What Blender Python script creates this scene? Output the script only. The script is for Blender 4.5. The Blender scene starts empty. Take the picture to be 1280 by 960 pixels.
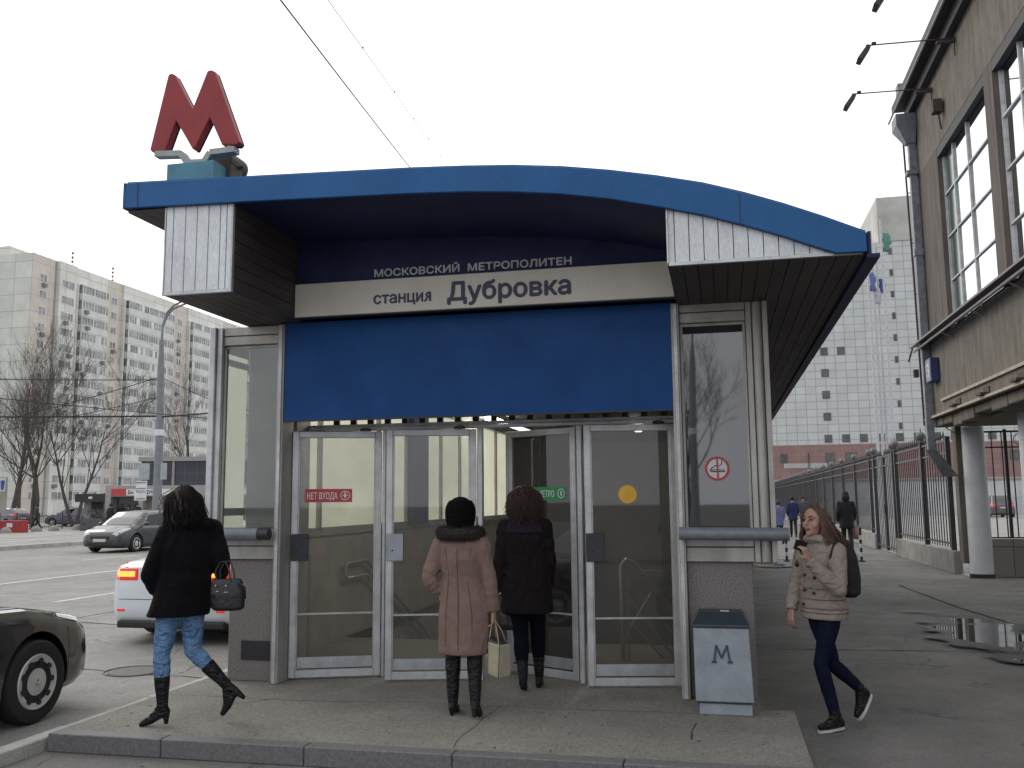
import bpy, bmesh, math, random
from mathutils import Vector, Matrix, noise as mnoise

D = bpy.data
S = bpy.context.scene
COL = S.collection
rnd = random.Random(7)

# ------------------------------------------------------------------ camera
def cam_basis():
    yaw, pitch, roll = math.radians(12.6), math.atan(146.5 / 1150.0), math.radians(0.5)
    fw = Vector((-math.sin(yaw) * math.cos(pitch), math.cos(yaw) * math.cos(pitch), math.sin(pitch)))
    r = fw.cross(Vector((0, 0, 1))).normalized()
    u = r.cross(fw)
    c, s = math.cos(roll), math.sin(roll)
    return c * r - s * u, s * r + c * u, fw
R_, U_, F_ = cam_basis()
cam = D.objects.new('camera', D.cameras.new('camera'))
COL.objects.link(cam)
cam.data.sensor_width = 36.0
cam.data.lens = 36.0 * 1150.0 / 1280.0
cam.data.clip_start = 0.05
cam.data.clip_end = 2500
cam.matrix_world = Matrix(((R_.x, U_.x, -F_.x, 0), (R_.y, U_.y, -F_.y, 0), (R_.z, U_.z, -F_.z, 1.66), (0, 0, 0, 1)))
S.camera = cam

# ------------------------------------------------------------------ world: bright overcast sky
SUN_AZ = math.radians(-62)      # from +Y towards -X (left, ahead)
SUN_EL = math.radians(34)
world = D.worlds.new('World')
S.world = world
world.use_nodes = True
wn, wl = world.node_tree.nodes, world.node_tree.links
wn.clear()
wo = wn.new('ShaderNodeOutputWorld')
bg = wn.new('ShaderNodeBackground'); bg.inputs['Strength'].default_value = 0.1
sky = wn.new('ShaderNodeTexSky'); sky.sky_type = 'NISHITA'; sky.sun_disc = False
sky.sun_elevation = SUN_EL; sky.sun_rotation = SUN_AZ; sky.air_density = 1.6; sky.dust_density = 5.0
hsv = wn.new('ShaderNodeHueSaturation'); hsv.inputs['Saturation'].default_value = 0.22
wl.new(sky.outputs[0], hsv.inputs['Color'])
geo = wn.new('ShaderNodeTexCoord')
dot = wn.new('ShaderNodeVectorMath'); dot.operation = 'DOT_PRODUCT'
wl.new(geo.outputs['Generated'], dot.inputs[0])
dot.inputs[1].default_value = (-0.45, 0.86, 0.25)
mr = wn.new('ShaderNodeMapRange'); mr.inputs['From Min'].default_value = -1; mr.inputs['From Max'].default_value = 0.9
mr.inputs['To Min'].default_value = 0.0; mr.inputs['To Max'].default_value = 1.0
wl.new(dot.outputs['Value'], mr.inputs['Value'])
ramp = wn.new('ShaderNodeMixRGB')
ramp.inputs['Color1'].default_value = (9.0, 9.3, 9.9, 1)     # cloud deck away from the veiled sun
ramp.inputs['Color2'].default_value = (12.2, 12.2, 12.2, 1)   # cloud deck around the veiled sun
wl.new(mr.outputs[0], ramp.inputs['Fac'])
mixw = wn.new('ShaderNodeMixRGB'); mixw.inputs['Fac'].default_value = 0.85
wl.new(hsv.outputs[0], mixw.inputs['Color1']); wl.new(ramp.outputs[0], mixw.inputs['Color2'])
wl.new(mixw.outputs[0], bg.inputs['Color']); wl.new(bg.outputs[0], wo.inputs[0])

sl = D.lights.new('sun', 'SUN'); sl.energy = 0.6; sl.angle = math.radians(22); sl.color = (1, 0.94, 0.85)
so = D.objects.new('sun', sl); COL.objects.link(so)
sd = Vector((math.sin(SUN_AZ) * math.cos(SUN_EL), math.cos(SUN_AZ) * math.cos(SUN_EL), math.sin(SUN_EL)))
so.rotation_euler = sd.to_track_quat('Z', 'Y').to_euler()
so.location = (-30, 20, 60)

S.render.engine = 'CYCLES'
S.cycles.max_bounces = 8
S.cycles.transparent_max_bounces = 16
S.view_settings.view_transform = 'Standard'
S.view_settings.look = 'None'
S.view_settings.gamma = 1
S.view_settings.use_curve_mapping = False
S.view_settings.exposure = 0.32

# ------------------------------------------------------------------ materials
MATS = {}
def lin(c):
    return tuple(((x / 255.0) / 12.92 if x / 255.0 <= 0.04045 else ((x / 255.0 + 0.055) / 1.055) ** 2.4) for x in c)

def mat(name, c, c2=None, rough=0.6, metal=0.0, nscale=6.0, amount=0.5, bump=0.0, bscale=60.0, grain=0.0,
        gscale=180.0, coat=0.0, stretch=(1, 1, 1), sheen=0.0, spec=None, emit=None, estr=0.0, rvar=0.0, fold=0.0, fscale=7.0, fstretch=(1, 1, .6)):
    """principled surface with a mottled colour, optional fine grain and bump, all in object space"""
    if name in MATS: return MATS[name]
    m = D.materials.new(name); m.use_nodes = True
    n, l = m.node_tree.nodes, m.node_tree.links
    b = n['Principled BSDF']
    b.inputs['Roughness'].default_value = rough; b.inputs['Metallic'].default_value = metal
    if spec is not None: b.inputs['Specular IOR Level'].default_value = spec
    if coat: b.inputs['Coat Weight'].default_value = coat; b.inputs['Coat Roughness'].default_value = 0.04
    if sheen: b.inputs['Sheen Weight'].default_value = sheen
    tc = n.new('ShaderNodeTexCoord'); mp = n.new('ShaderNodeMapping'); mp.inputs['Scale'].default_value = stretch
    l.new(tc.outputs['Object'], mp.inputs[0])
    if c2 is None: c2 = tuple(x * 0.72 for x in c)
    nz = n.new('ShaderNodeTexNoise'); nz.inputs['Scale'].default_value = nscale; nz.inputs['Detail'].default_value = 6
    nz.inputs['Roughness'].default_value = 0.65
    l.new(mp.outputs[0], nz.inputs['Vector'])
    mrn = n.new('ShaderNodeMapRange'); mrn.inputs['From Min'].default_value = 0.35; mrn.inputs['From Max'].default_value = 0.68
    mrn.inputs['To Max'].default_value = amount * 2 if amount < 0.5 else 1.0
    l.new(nz.outputs['Fac'], mrn.inputs['Value'])
    mx = n.new('ShaderNodeMixRGB'); mx.inputs['Color1'].default_value = (*c, 1); mx.inputs['Color2'].default_value = (*c2, 1)
    l.new(mrn.outputs[0], mx.inputs['Fac'])
    out = mx.outputs[0]
    if grain:
        g = n.new('ShaderNodeTexNoise'); g.inputs['Scale'].default_value = gscale; g.inputs['Detail'].default_value = 2
        l.new(mp.outputs[0], g.inputs['Vector'])
        gr = n.new('ShaderNodeMapRange'); gr.inputs['From Min'].default_value = 0.3; gr.inputs['From Max'].default_value = 0.7
        gr.inputs['To Min'].default_value = 1 - grain; gr.inputs['To Max'].default_value = 1 + grain
        l.new(g.outputs['Fac'], gr.inputs['Value'])
        mm = n.new('ShaderNodeVectorMath'); mm.operation = 'SCALE'
        l.new(out, mm.inputs[0]); l.new(gr.outputs[0], mm.inputs['Scale'])
        out = mm.outputs[0]
    l.new(out, b.inputs['Base Color'])
    if rvar:
        rr = n.new('ShaderNodeMapRange'); rr.inputs['To Min'].default_value = max(0.02, rough - rvar); rr.inputs['To Max'].default_value = min(1, rough + rvar)
        l.new(nz.outputs['Fac'], rr.inputs['Value']); l.new(rr.outputs[0], b.inputs['Roughness'])
    if bump:
        bn = n.new('ShaderNodeTexNoise'); bn.inputs['Scale'].default_value = bscale; bn.inputs['Detail'].default_value = 4
        l.new(mp.outputs[0], bn.inputs['Vector'])
        bp = n.new('ShaderNodeBump'); bp.inputs['Strength'].default_value = bump; bp.inputs['Distance'].default_value = 0.02
        l.new(bn.outputs['Fac'], bp.inputs['Height']); l.new(bp.outputs[0], b.inputs['Normal'])
    if fold:
        fm = n.new('ShaderNodeMapping'); fm.inputs['Scale'].default_value = fstretch; l.new(tc.outputs['Object'], fm.inputs[0])
        fn = n.new('ShaderNodeTexNoise'); fn.inputs['Scale'].default_value = fscale; fn.inputs['Detail'].default_value = 3; fn.inputs['Distortion'].default_value = 1.2
        l.new(fm.outputs[0], fn.inputs['Vector'])
        fb = n.new('ShaderNodeBump'); fb.inputs['Strength'].default_value = fold; fb.inputs['Distance'].default_value = 0.06
        l.new(fn.outputs['Fac'], fb.inputs['Height'])
        if bump: l.new(fb.outputs[0], bp.inputs['Normal'])
        else: l.new(fb.outputs[0], b.inputs['Normal'])
    if emit:
        b.inputs['Emission Color'].default_value = (*emit, 1); b.inputs['Emission Strength'].default_value = estr
    MATS[name] = m
    return m

def glass_mat(name, tint=(0.75, 0.78, 0.78), dirt=0.12, dirtcol=(0.30, 0.29, 0.26), refl=1.0, rough=0.02, dscale=2.5, ior=1.65):
    """thin pane: see-through, reflecting by Fresnel, with a film of dirt"""
    if name in MATS: return MATS[name]
    m = D.materials.new(name); m.use_nodes = True
    n, l = m.node_tree.nodes, m.node_tree.links
    n.clear()
    o = n.new('ShaderNodeOutputMaterial')
    tr = n.new('ShaderNodeBsdfTransparent'); tr.inputs[0].default_value = (*tint, 1)
    gl = n.new('ShaderNodeBsdfGlossy'); gl.inputs['Roughness'].default_value = rough; gl.inputs[0].default_value = (refl, refl, refl, 1)
    fr = n.new('ShaderNodeFresnel'); fr.inputs['IOR'].default_value = ior
    m1 = n.new('ShaderNodeMixShader'); l.new(fr.outputs[0], m1.inputs[0]); l.new(tr.outputs[0], m1.inputs[1]); l.new(gl.outputs[0], m1.inputs[2])
    df = n.new('ShaderNodeBsdfDiffuse'); df.inputs[0].default_value = (*dirtcol, 1)
    tc = n.new('ShaderNodeTexCoord')
    nz = n.new('ShaderNodeTexNoise'); nz.inputs['Scale'].default_value = dscale; nz.inputs['Detail'].default_value = 8
    l.new(tc.outputs['Object'], nz.inputs['Vector'])
    mrn = n.new('ShaderNodeMapRange'); mrn.inputs['From Min'].default_value = 0.3; mrn.inputs['From Max'].default_value = 0.75
    mrn.inputs['To Min'].default_value = dirt * 0.5; mrn.inputs['To Max'].default_value = dirt * 1.7
    l.new(nz.outputs['Fac'], mrn.inputs['Value'])
    m2 = n.new('ShaderNodeMixShader'); l.new(mrn.outputs[0], m2.inputs[0]); l.new(m1.outputs[0], m2.inputs[1]); l.new(df.outputs[0], m2.inputs[2])
    l.new(m2.outputs[0], o.inputs[0])
    MATS[name] = m
    return m

def frosted_mat(name, c):
    if name in MATS: return MATS[name]
    m = D.materials.new(name); m.use_nodes = True
    n, l = m.node_tree.nodes, m.node_tree.links
    n.clear()
    o = n.new('ShaderNodeOutputMaterial')
    tc = n.new('ShaderNodeTexCoord')
    nz = n.new('ShaderNodeTexNoise'); nz.inputs['Scale'].default_value = 1.8; nz.inputs['Detail'].default_value = 7
    l.new(tc.outputs['Object'], nz.inputs['Vector'])
    mx = n.new('ShaderNodeMixRGB'); mx.inputs['Color1'].default_value = (*c, 1); mx.inputs['Color2'].default_value = (c[0] * .86, c[1] * .87, c[2] * .8, 1)
    l.new(nz.outputs['Fac'], mx.inputs['Fac'])
    t = n.new('ShaderNodeBsdfTranslucent'); d = n.new('ShaderNodeBsdfDiffuse')
    l.new(mx.outputs[0], t.inputs[0]); l.new(mx.outputs[0], d.inputs[0])
    ms = n.new('ShaderNodeMixShader'); ms.inputs[0].default_value = 0.2
    l.new(t.outputs[0], ms.inputs[1]); l.new(d.outputs[0], ms.inputs[2]); l.new(ms.outputs[0], o.inputs[0])
    MATS[name] = m
    return m

def asphalt_mat(name, c, c2, crack=0.5, patch=0.25, wet=False):
    if name in MATS: return MATS[name]
    m = D.materials.new(name); m.use_nodes = True
    n, l = m.node_tree.nodes, m.node_tree.links
    b = n['Principled BSDF']; b.inputs['Roughness'].default_value = 0.85
    tc = n.new('ShaderNodeTexCoord')
    def noise(scale, det=5, rough=0.6):
        z = n.new('ShaderNodeTexNoise'); z.inputs['Scale'].default_value = scale; z.inputs['Detail'].default_value = det
        z.inputs['Roughness'].default_value = rough
        l.new(tc.outputs['Object'], z.inputs['Vector']); return z.outputs['Fac']
    def rng(s, a, b_, lo, hi):
        r = n.new('ShaderNodeMapRange'); r.inputs['From Min'].default_value = a; r.inputs['From Max'].default_value = b_
        r.inputs['To Min'].default_value = lo; r.inputs['To Max'].default_value = hi
        l.new(s, r.inputs['Value']); return r.outputs[0]
    def mul(a, s):
        v = n.new('ShaderNodeVectorMath'); v.operation = 'SCALE'; l.new(a, v.inputs[0]); l.new(s, v.inputs['Scale']); return v.outputs[0]
    big = noise(0.35, 6, 0.7); mid = noise(2.2, 6, 0.7); fine = noise(70, 3, 0.8); spk = noise(240, 2, 0.5)
    mx = n.new('ShaderNodeMixRGB'); mx.inputs['Color1'].default_value = (*c, 1); mx.inputs['Color2'].default_value = (*c2, 1)
    l.new(rng(big, 0.38, 0.62, 0, 1), mx.inputs['Fac'])
    out = mul(mx.outputs[0], rng(mid, 0.3, 0.7, 1 - patch, 1 + patch))
    out = mul(out, rng(noise(24, 4, 0.7), 0.3, 0.7, 0.86, 1.14)); out = mul(out, rng(fine, 0.3, 0.7, 0.62, 1.38))
    out = mul(out, rng(spk, 0.35, 0.65, 0.72, 1.28)); out = mul(out, rng(noise(0.9, 3, 0.5), 0.62, 0.70, 1.0, 0.80))
    # cracks: distorted cell borders, broken up by noise
    wp = n.new('ShaderNodeVectorMath'); wp.operation = 'ADD'
    nzc = n.new('ShaderNodeTexNoise'); nzc.inputs['Scale'].default_value = 1.3; nzc.inputs['Detail'].default_value = 5
    l.new(tc.outputs['Object'], nzc.inputs['Vector'])
    sc = n.new('ShaderNodeVectorMath'); sc.operation = 'SCALE'; sc.inputs['Scale'].default_value = 1.1
    l.new(nzc.outputs['Color'], sc.inputs[0]); l.new(tc.outputs['Object'], wp.inputs[0]); l.new(sc.outputs[0], wp.inputs[1])
    vo = n.new('ShaderNodeTexVoronoi'); vo.feature = 'DISTANCE_TO_EDGE'; vo.inputs['Scale'].default_value = 0.33
    l.new(wp.outputs[0], vo.inputs['Vector'])
    ck = rng(vo.outputs['Distance'], 0.0, 0.009, 1.0, 0.0)
    bk = rng(mid, 0.47, 0.55, 0, crack)
    mu = n.new('ShaderNodeMath'); mu.operation = 'MULTIPLY'; l.new(ck, mu.inputs[0]); l.new(bk, mu.inputs[1])
    m3 = n.new('ShaderNodeMixRGB'); l.new(mu.outputs[0], m3.inputs['Fac']); l.new(out, m3.inputs['Color1'])
    m3.inputs['Color2'].default_value = (c[0] * .25, c[1] * .25, c[2] * .25, 1)
    l.new(m3.outputs[0], b.inputs['Base Color'])
    bp = n.new('ShaderNodeBump'); bp.inputs['Strength'].default_value = 0.45; bp.inputs['Distance'].default_value = 0.006
    l.new(fine, bp.inputs['Height']); l.new(bp.outputs[0], b.inputs['Normal'])
    l.new(rng(big, 0.3, 0.7, 0.66, 0.92), b.inputs['Roughness']); b.inputs['Specular IOR Level'].default_value = 0.3
    MATS[name] = m
    return m

def tile_mat(name, c, cm, w, h, msize=0.02, rough=0.5, var=0.06, axis='XZ', nz_amt=0.12):
    """square panels with joints on an upright face"""
    if name in MATS: return MATS[name]
    m = D.materials.new(name); m.use_nodes = True
    n, l = m.node_tree.nodes, m.node_tree.links
    b = n['Principled BSDF']; b.inputs['Roughness'].default_value = rough
    tc = n.new('ShaderNodeTexCoord'); sp = n.new('ShaderNodeSeparateXYZ'); cb = n.new('ShaderNodeCombineXYZ')
    l.new(tc.outputs['Object'], sp.inputs[0])
    l.new(sp.outputs[axis[0]], cb.inputs['X']); l.new(sp.outputs[axis[1]], cb.inputs['Y'])
    br = n.new('ShaderNodeTexBrick'); br.offset = 0; br.squash = 1
    br.inputs['Scale'].default_value = 1; br.inputs['Brick Width'].default_value = w; br.inputs['Row Height'].default_value = h
    br.inputs['Mortar Size'].default_value = msize; br.inputs['Mortar Smooth'].default_value = 0.3
    br.inputs['Color1'].default_value = (*[x * (1 - var) for x in c], 1); br.inputs['Color2'].default_value = (*[x * (1 + var) for x in c], 1)
    br.inputs['Mortar'].default_value = (*cm, 1)
    l.new(cb.outputs[0], br.inputs['Vector'])
    nz = n.new('ShaderNodeTexNoise'); nz.inputs['Scale'].default_value = 0.5; nz.inputs['Detail'].default_value = 8
    l.new(tc.outputs['Object'], nz.inputs['Vector'])
    r = n.new('ShaderNodeMapRange'); r.inputs['From Min'].default_value = 0.3; r.inputs['From Max'].default_value = 0.7
    r.inputs['To Min'].default_value = 1 - nz_amt; r.inputs['To Max'].default_value = 1 + nz_amt
    l.new(nz.outputs['Fac'], r.inputs['Value'])
    v = n.new('ShaderNodeVectorMath'); v.operation = 'SCALE'; l.new(br.outputs['Color'], v.inputs[0]); l.new(r.outputs[0], v.inputs['Scale'])
    l.new(v.outputs[0], b.inputs['Base Color'])
    MATS[name] = m
    return m

# ------------------------------------------------------------------ mesh building
ORG = {}
class MB:
    def __init__(s): s.v = []; s.f = []; s.m = []; s.mi = 0
    def add(s, vs, fs):
        b = len(s.v); s.v += [tuple(v) for v in vs]; s.f += [tuple(i + b for i in f) for f in fs]; s.m += [s.mi] * len(fs)
        return s
    def box(s, x0, x1, y0, y1, z0, z1):
        vs = [(x0, y0, z0), (x1, y0, z0), (x1, y1, z0), (x0, y1, z0), (x0, y0, z1), (x1, y0, z1), (x1, y1, z1), (x0, y1, z1)]
        return s.add(vs, [(0, 3, 2, 1), (4, 5, 6, 7), (0, 1, 5, 4), (1, 2, 6, 5), (2, 3, 7, 6), (3, 0, 4, 7)])
    def prism(s, pts, axis, a, b):
        """closed outline pts (2D) swept along axis from a to b"""
        n = len(pts)
        def P(p, t): return {'x': (t, p[0], p[1]), 'y': (p[0], t, p[1]), 'z': (p[0], p[1], t)}[axis]
        vs = [P(p, a) for p in pts] + [P(p, b) for p in pts]
        return s.add(vs, [tuple(range(n)), tuple(range(2 * n - 1, n - 1, -1))] + [(i, i + n, (i + 1) % n + n, (i + 1) % n) for i in range(n)])
    def tube(s, pts, rad, n=8, cap=True, ell=None):
        pts = [Vector(p) for p in pts]
        if not isinstance(rad, (list, tuple)): rad = [rad] * len(pts)
        rings = []; prev = None
        for i, p in enumerate(pts):
            if i == 0: t = pts[1] - p
            elif i == len(pts) - 1: t = p - pts[i - 1]
            else: t = (pts[i + 1] - p).normalized() + (p - pts[i - 1]).normalized()
            if t.length < 1e-9: t = Vector((0, 0, 1))
            t.normalize()
            if prev is None:
                a = Vector((0, 0, 1)) if abs(t.z) < 0.9 else Vector((0, 1, 0))
                u = t.cross(a).normalized()
            else:
                u = (prev - t * prev.dot(t)).normalized()
            prev = u; w = t.cross(u)
            rings.append([p + (u * math.cos(2 * math.pi * k / n) + w * math.sin(2 * math.pi * k / n)) * rad[i] for k in range(n)])
        return s.loft(rings, cap)
    def loft(s, rings, cap=True):
        n = len(rings[0]); vs = [v for r in rings for v in r]; fs = []
        for i in range(len(rings) - 1):
            for k in range(n):
                fs.append((i * n + k, i * n + (k + 1) % n, (i + 1) * n + (k + 1) % n, (i + 1) * n + k))
        if cap: fs += [tuple(range(n - 1, -1, -1)), tuple(range((len(rings) - 1) * n, len(rings) * n))]
        return s.add(vs, fs)
    def cyl(s, p0, p1, r0, r1=None, n=16): return s.tube([p0, p1], [r0, r0 if r1 is None else r1], n)
    def ball(s, c, r, n=12, k=8, M=None):
        """ellipsoid; r scalar or 3-tuple; M optional rotation"""
        if not isinstance(r, (list, tuple)): r = (r, r, r)
        c = Vector(c); vs = []; fs = []
        def T(v): 
            v = Vector((v[0] * r[0], v[1] * r[1], v[2] * r[2]))
            return c + (M @ v if M else v)
        vs.append(T((0, 0, -1)))
        for i in range(1, k):
            a = -math.pi / 2 + math.pi * i / k
            for j in range(n):
                t = 2 * math.pi * j / n
                vs.append(T((math.cos(a) * math.cos(t), math.cos(a) * math.sin(t), math.sin(a))))
        vs.append(T((0, 0, 1)))
        for j in range(n): fs.append((0, 1 + (j + 1) % n, 1 + j))
        for i in range(k - 2):
            for j in range(n): fs.append((1 + i * n + j, 1 + i * n + (j + 1) % n, 1 + (i + 1) * n + (j + 1) % n, 1 + (i + 1) * n + j))
        L = len(vs) - 1
        for j in range(n): fs.append((L, 1 + (k - 2) * n + j, 1 + (k - 2) * n + (j + 1) % n))
        return s.add(vs, fs)
    def quad(s, a, b, c, d): return s.add([a, b, c, d], [(0, 1, 2, 3)])
    def mesh(s, name, off=(0, 0, 0)):
        me = D.meshes.new(name)
        me.from_pydata([(v[0] - off[0], v[1] - off[1], v[2] - off[2]) for v in s.v], [], s.f)
        if any(s.m): me.polygons.foreach_set('material_index', s.m)
        bm = bmesh.new(); bm.from_mesh(me); bmesh.ops.recalc_face_normals(bm, faces=bm.faces); bm.to_mesh(me); bm.free()
        return me
    def build(s, name, m, parent=None, smooth=False, bevel=0.0, org=None, local=False, remesh=0.0, msmooth=0, label=None, sub=0, seg=2):
        off = (0, 0, 0)
        if parent is not None and not local: off = ORG.get(parent.name, (0, 0, 0))
        if org is not None and parent is None: off = org
        me = s.mesh(name, off)
        for x in (m if isinstance(m, (list, tuple)) else [m]): me.materials.append(x)
        o = D.objects.new(name, me); COL.objects.link(o)
        mods = []
        if remesh:
            r = o.modifiers.new('r', 'REMESH'); r.mode = 'VOXEL'; r.voxel_size = remesh; mods.append(r)
            if msmooth:
                q = o.modifiers.new('s', 'SMOOTH'); q.factor = 0.5; q.iterations = msmooth
        if bevel:
            q = o.modifiers.new('b', 'BEVEL'); q.width = bevel; q.segments = seg; q.limit_method = 'ANGLE'; q.angle_limit = math.radians(40)
        if sub:
            q = o.modifiers.new('ss', 'SUBSURF'); q.levels = sub; q.render_levels = sub
        if o.modifiers: apply_mods(o)
        if smooth: smooth_mesh(o.data, smooth)
        if parent is not None:
            o.parent = parent
        if parent is not None: ORG[o.name] = off
        if org is not None and parent is None: o.location = org; ORG[o.name] = org
        if label: o['label'] = label
        return o

def apply_mods(o):
    dg = bpy.context.evaluated_depsgraph_get()
    ev = o.evaluated_get(dg)
    me = D.meshes.new_from_object(ev)
    old = o.data
    if not me.materials:
        for x in old.materials: me.materials.append(x)
    o.modifiers.clear(); o.data = me; me.name = old.name
    D.meshes.remove(old)

def smooth_mesh(me, ang=True):
    me.polygons.foreach_set('use_smooth', [True] * len(me.polygons))
    if ang is not True:
        me.set_sharp_from_angle(angle=math.radians(ang))

def tag(o, label=None, cat=None, group=None, kind=None):
    if label: o['label'] = label
    if cat: o['category'] = cat
    if group: o['group'] = group
    if kind: o['kind'] = kind
    return o

def thing(name, label, cat, loc=(0, 0, 0), group=None, rotz=0.0):
    o = D.objects.new(name, None); COL.objects.link(o)
    o.location = loc; o.rotation_euler = (0, 0, rotz); o.empty_display_size = 0.2
    ORG[o.name] = tuple(loc)
    return tag(o, label, cat, group)

def kids(o): return [c for c in D.objects if c.parent == o]
def dup(root, loc, rotz, label, group=None):
    def cp(o, par):
        c = o.copy(); COL.objects.link(c)
        if par is not None: c.parent = par
        for ch in KIDS.get(o.name, []): cp(ch, c)
        return c
    KIDS = {}
    for x in D.objects:
        if x.parent: KIDS.setdefault(x.parent.name, []).append(x)
    r = cp(root, None); r.location = loc; r.rotation_euler = (0, 0, rotz)
    r['label'] = label
    if group: r['group'] = group
    return r

def text(name, s, m, parent, loc, width=None, height=0.1, ext=0.003, rot=(math.pi / 2, 0, 0), bold=0.0, track=1.0, local=False, lab=None, fat=0.0):
    """flat raised lettering, left edge of its baseline at loc"""
    cu = D.curves.new(name, 'FONT'); cu.body = s; cu.extrude = ext; cu.offset = bold; cu.space_character = track; cu.resolution_u = 3
    to = D.objects.new(name + '_c', cu); COL.objects.link(to)
    dg = bpy.context.evaluated_depsgraph_get()
    me = D.meshes.new_from_object(to.evaluated_get(dg)); me.name = name
    D.objects.remove(to); D.curves.remove(cu)
    xs = [v.co.x for v in me.vertices]; ys = [v.co.y for v in me.vertices]
    x0, x1, y1 = min(xs), max(xs), max(ys)
    sx = sy = height / y1
    if width: sx = width / (x1 - x0)
    for v in me.vertices: v.co = Vector(((v.co.x - x0) * sx, v.co.y * sy, v.co.z))
    off = Vector((0, 0, 0)) if local else Vector(ORG.get(parent.name, (0, 0, 0)))
    Mx = Matrix.Translation(Vector(loc) - off) @ Matrix.LocRotScale(None, __import__('mathutils').Euler(rot), None)
    me.transform(Mx)
    if fat:
        bm = bmesh.new(); bm.from_mesh(me); base = bm.verts[:] + bm.edges[:] + bm.faces[:]
        rx = __import__('mathutils').Euler(rot).to_matrix() @ Vector((1, 0, 0)); rz = __import__('mathutils').Euler(rot).to_matrix() @ Vector((0, 1, 0)); rn = __import__('mathutils').Euler(rot).to_matrix() @ Vector((0, 0, 1))
        for q, (a, c_) in enumerate(((1, 0), (.5, .5), (.5, -.5))):
            g_ = bmesh.ops.duplicate(bm, geom=base)['geom']
            bmesh.ops.translate(bm, verts=[v for v in g_ if isinstance(v, bmesh.types.BMVert)], vec=rx * fat * a + rz * fat * c_ + rn * .0004 * (q + 1))
        bm.to_mesh(me); bm.free()
    me.materials.clear(); me.materials.append(m)
    for p in me.polygons: p.material_index = 0
    o = D.objects.new(name, me); COL.objects.link(o); o.parent = parent; ORG[o.name] = tuple(off)
    return o
# ================================================================== shared materials
M_alu = mat('aluminium', (0.60, 0.61, 0.63), (0.38, 0.38, 0.38), rough=0.45, metal=0.5, nscale=3, grain=0.12, gscale=90, rvar=0.12, bump=0.05)
M_alu_dull = mat('dull_aluminium', (0.46, 0.45, 0.42), (0.28, 0.27, 0.245), rough=0.5, metal=0.4, nscale=3.5, grain=0.1, rvar=0.1, stretch=(1, 1, .35))
M_clad = mat('painted_cladding', (0.70, 0.73, 0.76), (0.56, 0.57, 0.58), rough=0.5, metal=0.1, nscale=5, grain=0.12, gscale=80, stretch=(1, 1, .5), rvar=0.1)
M_soffit = mat('brown_soffit', (0.085, 0.070, 0.068), (0.045, 0.038, 0.037), spec=.25, rough=0.55, nscale=4, grain=0.15, stretch=(1, .25, 1))
M_blue = mat('blue_paint', (0.007, 0.066, 0.235), (0.006, 0.048, 0.178), spec=.2, rough=0.5, nscale=2.5, grain=0.10, gscale=70, rvar=0.12)
M_blue_fascia = mat('blue_fascia_paint', (0.020, 0.112, 0.30), (0.015, 0.088, 0.245), spec=.25, rough=0.5, nscale=1.8, grain=0.10, gscale=60, rvar=0.1)
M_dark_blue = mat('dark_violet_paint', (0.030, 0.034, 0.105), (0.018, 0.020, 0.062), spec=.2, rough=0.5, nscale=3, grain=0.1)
M_sign_cream = mat('sign_cream', (0.70, 0.66, 0.58), (0.58, 0.54, 0.47), rough=0.45, nscale=1.5, grain=0.05, stretch=(1, 1, .5))
M_text_grey = mat('lettering_grey', (0.62, 0.61, 0.62), rough=0.5)
M_text_navy = mat('lettering_navy', (0.045, 0.045, 0.10), rough=0.5)
M_granite = mat('granite', (0.25, 0.225, 0.215), (0.10, 0.092, 0.094), rough=0.45, nscale=70, grain=0.45, gscale=240, bump=0.1, bscale=200)
M_granite_step = mat('granite_step', (0.16, 0.155, 0.16), (0.10, 0.098, 0.10), rough=0.6, nscale=40, grain=0.4, gscale=220, bump=0.15, bscale=150)
M_cream = frosted_mat('frosted_glass', (0.93, 0.93, 0.86))
M_dark = mat('dark_metal', (0.03, 0.03, 0.034), rough=0.5, grain=0.15)
M_black = mat('black_rubber', (0.016, 0.016, 0.017), rough=0.65)
M_pane = glass_mat('door_glass', tint=(0.84, 0.84, 0.82), dirt=0.09, dirtcol=(0.24, 0.225, 0.20))  # dirt film, strengthened to stand in for streaky reflections as well
M_pane_dull = glass_mat('dusty_door_glass', tint=(0.66, 0.65, 0.62), dirt=0.14, dirtcol=(0.20, 0.19, 0.175), dscale=1.6)
M_window = glass_mat('display_glass', tint=(0.78, 0.81, 0.80), dirt=0.03, dirtcol=(0.3, 0.3, 0.28))
M_window_dark = glass_mat('dark_display_glass', tint=(0.25, 0.28, 0.29), dirt=0.06, dirtcol=(0.25, 0.27, 0.27), ior=2.25)
M_inner_wall = mat('stair_wall', (0.36, 0.32, 0.285), (0.25, 0.225, 0.20), rough=0.5, nscale=3, grain=0.22, gscale=120)
M_grey_wall = mat('grey_wall', (0.36, 0.36, 0.35), (0.27, 0.27, 0.26), rough=0.7, nscale=1.2)
M_ceiling = mat('dark_ceiling', (0.06, 0.055, 0.055), rough=0.7)
M_steel = mat('steel_rail', (0.55, 0.55, 0.55), rough=0.28, metal=0.9)
M_tube_paint = mat('blue_grey_paint', (0.19, 0.215, 0.24), (0.13, 0.15, 0.17), rough=0.4, nscale=9, grain=0.12, rvar=0.12)
M_concrete = mat('concrete', (0.30, 0.29, 0.27), (0.20, 0.19, 0.175), rough=0.85, nscale=3, grain=0.2, gscale=60, bump=0.3)
M_white = mat('white_paint', (0.72, 0.73, 0.75), (0.60, 0.61, 0.63), rough=0.5, nscale=3)

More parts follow.
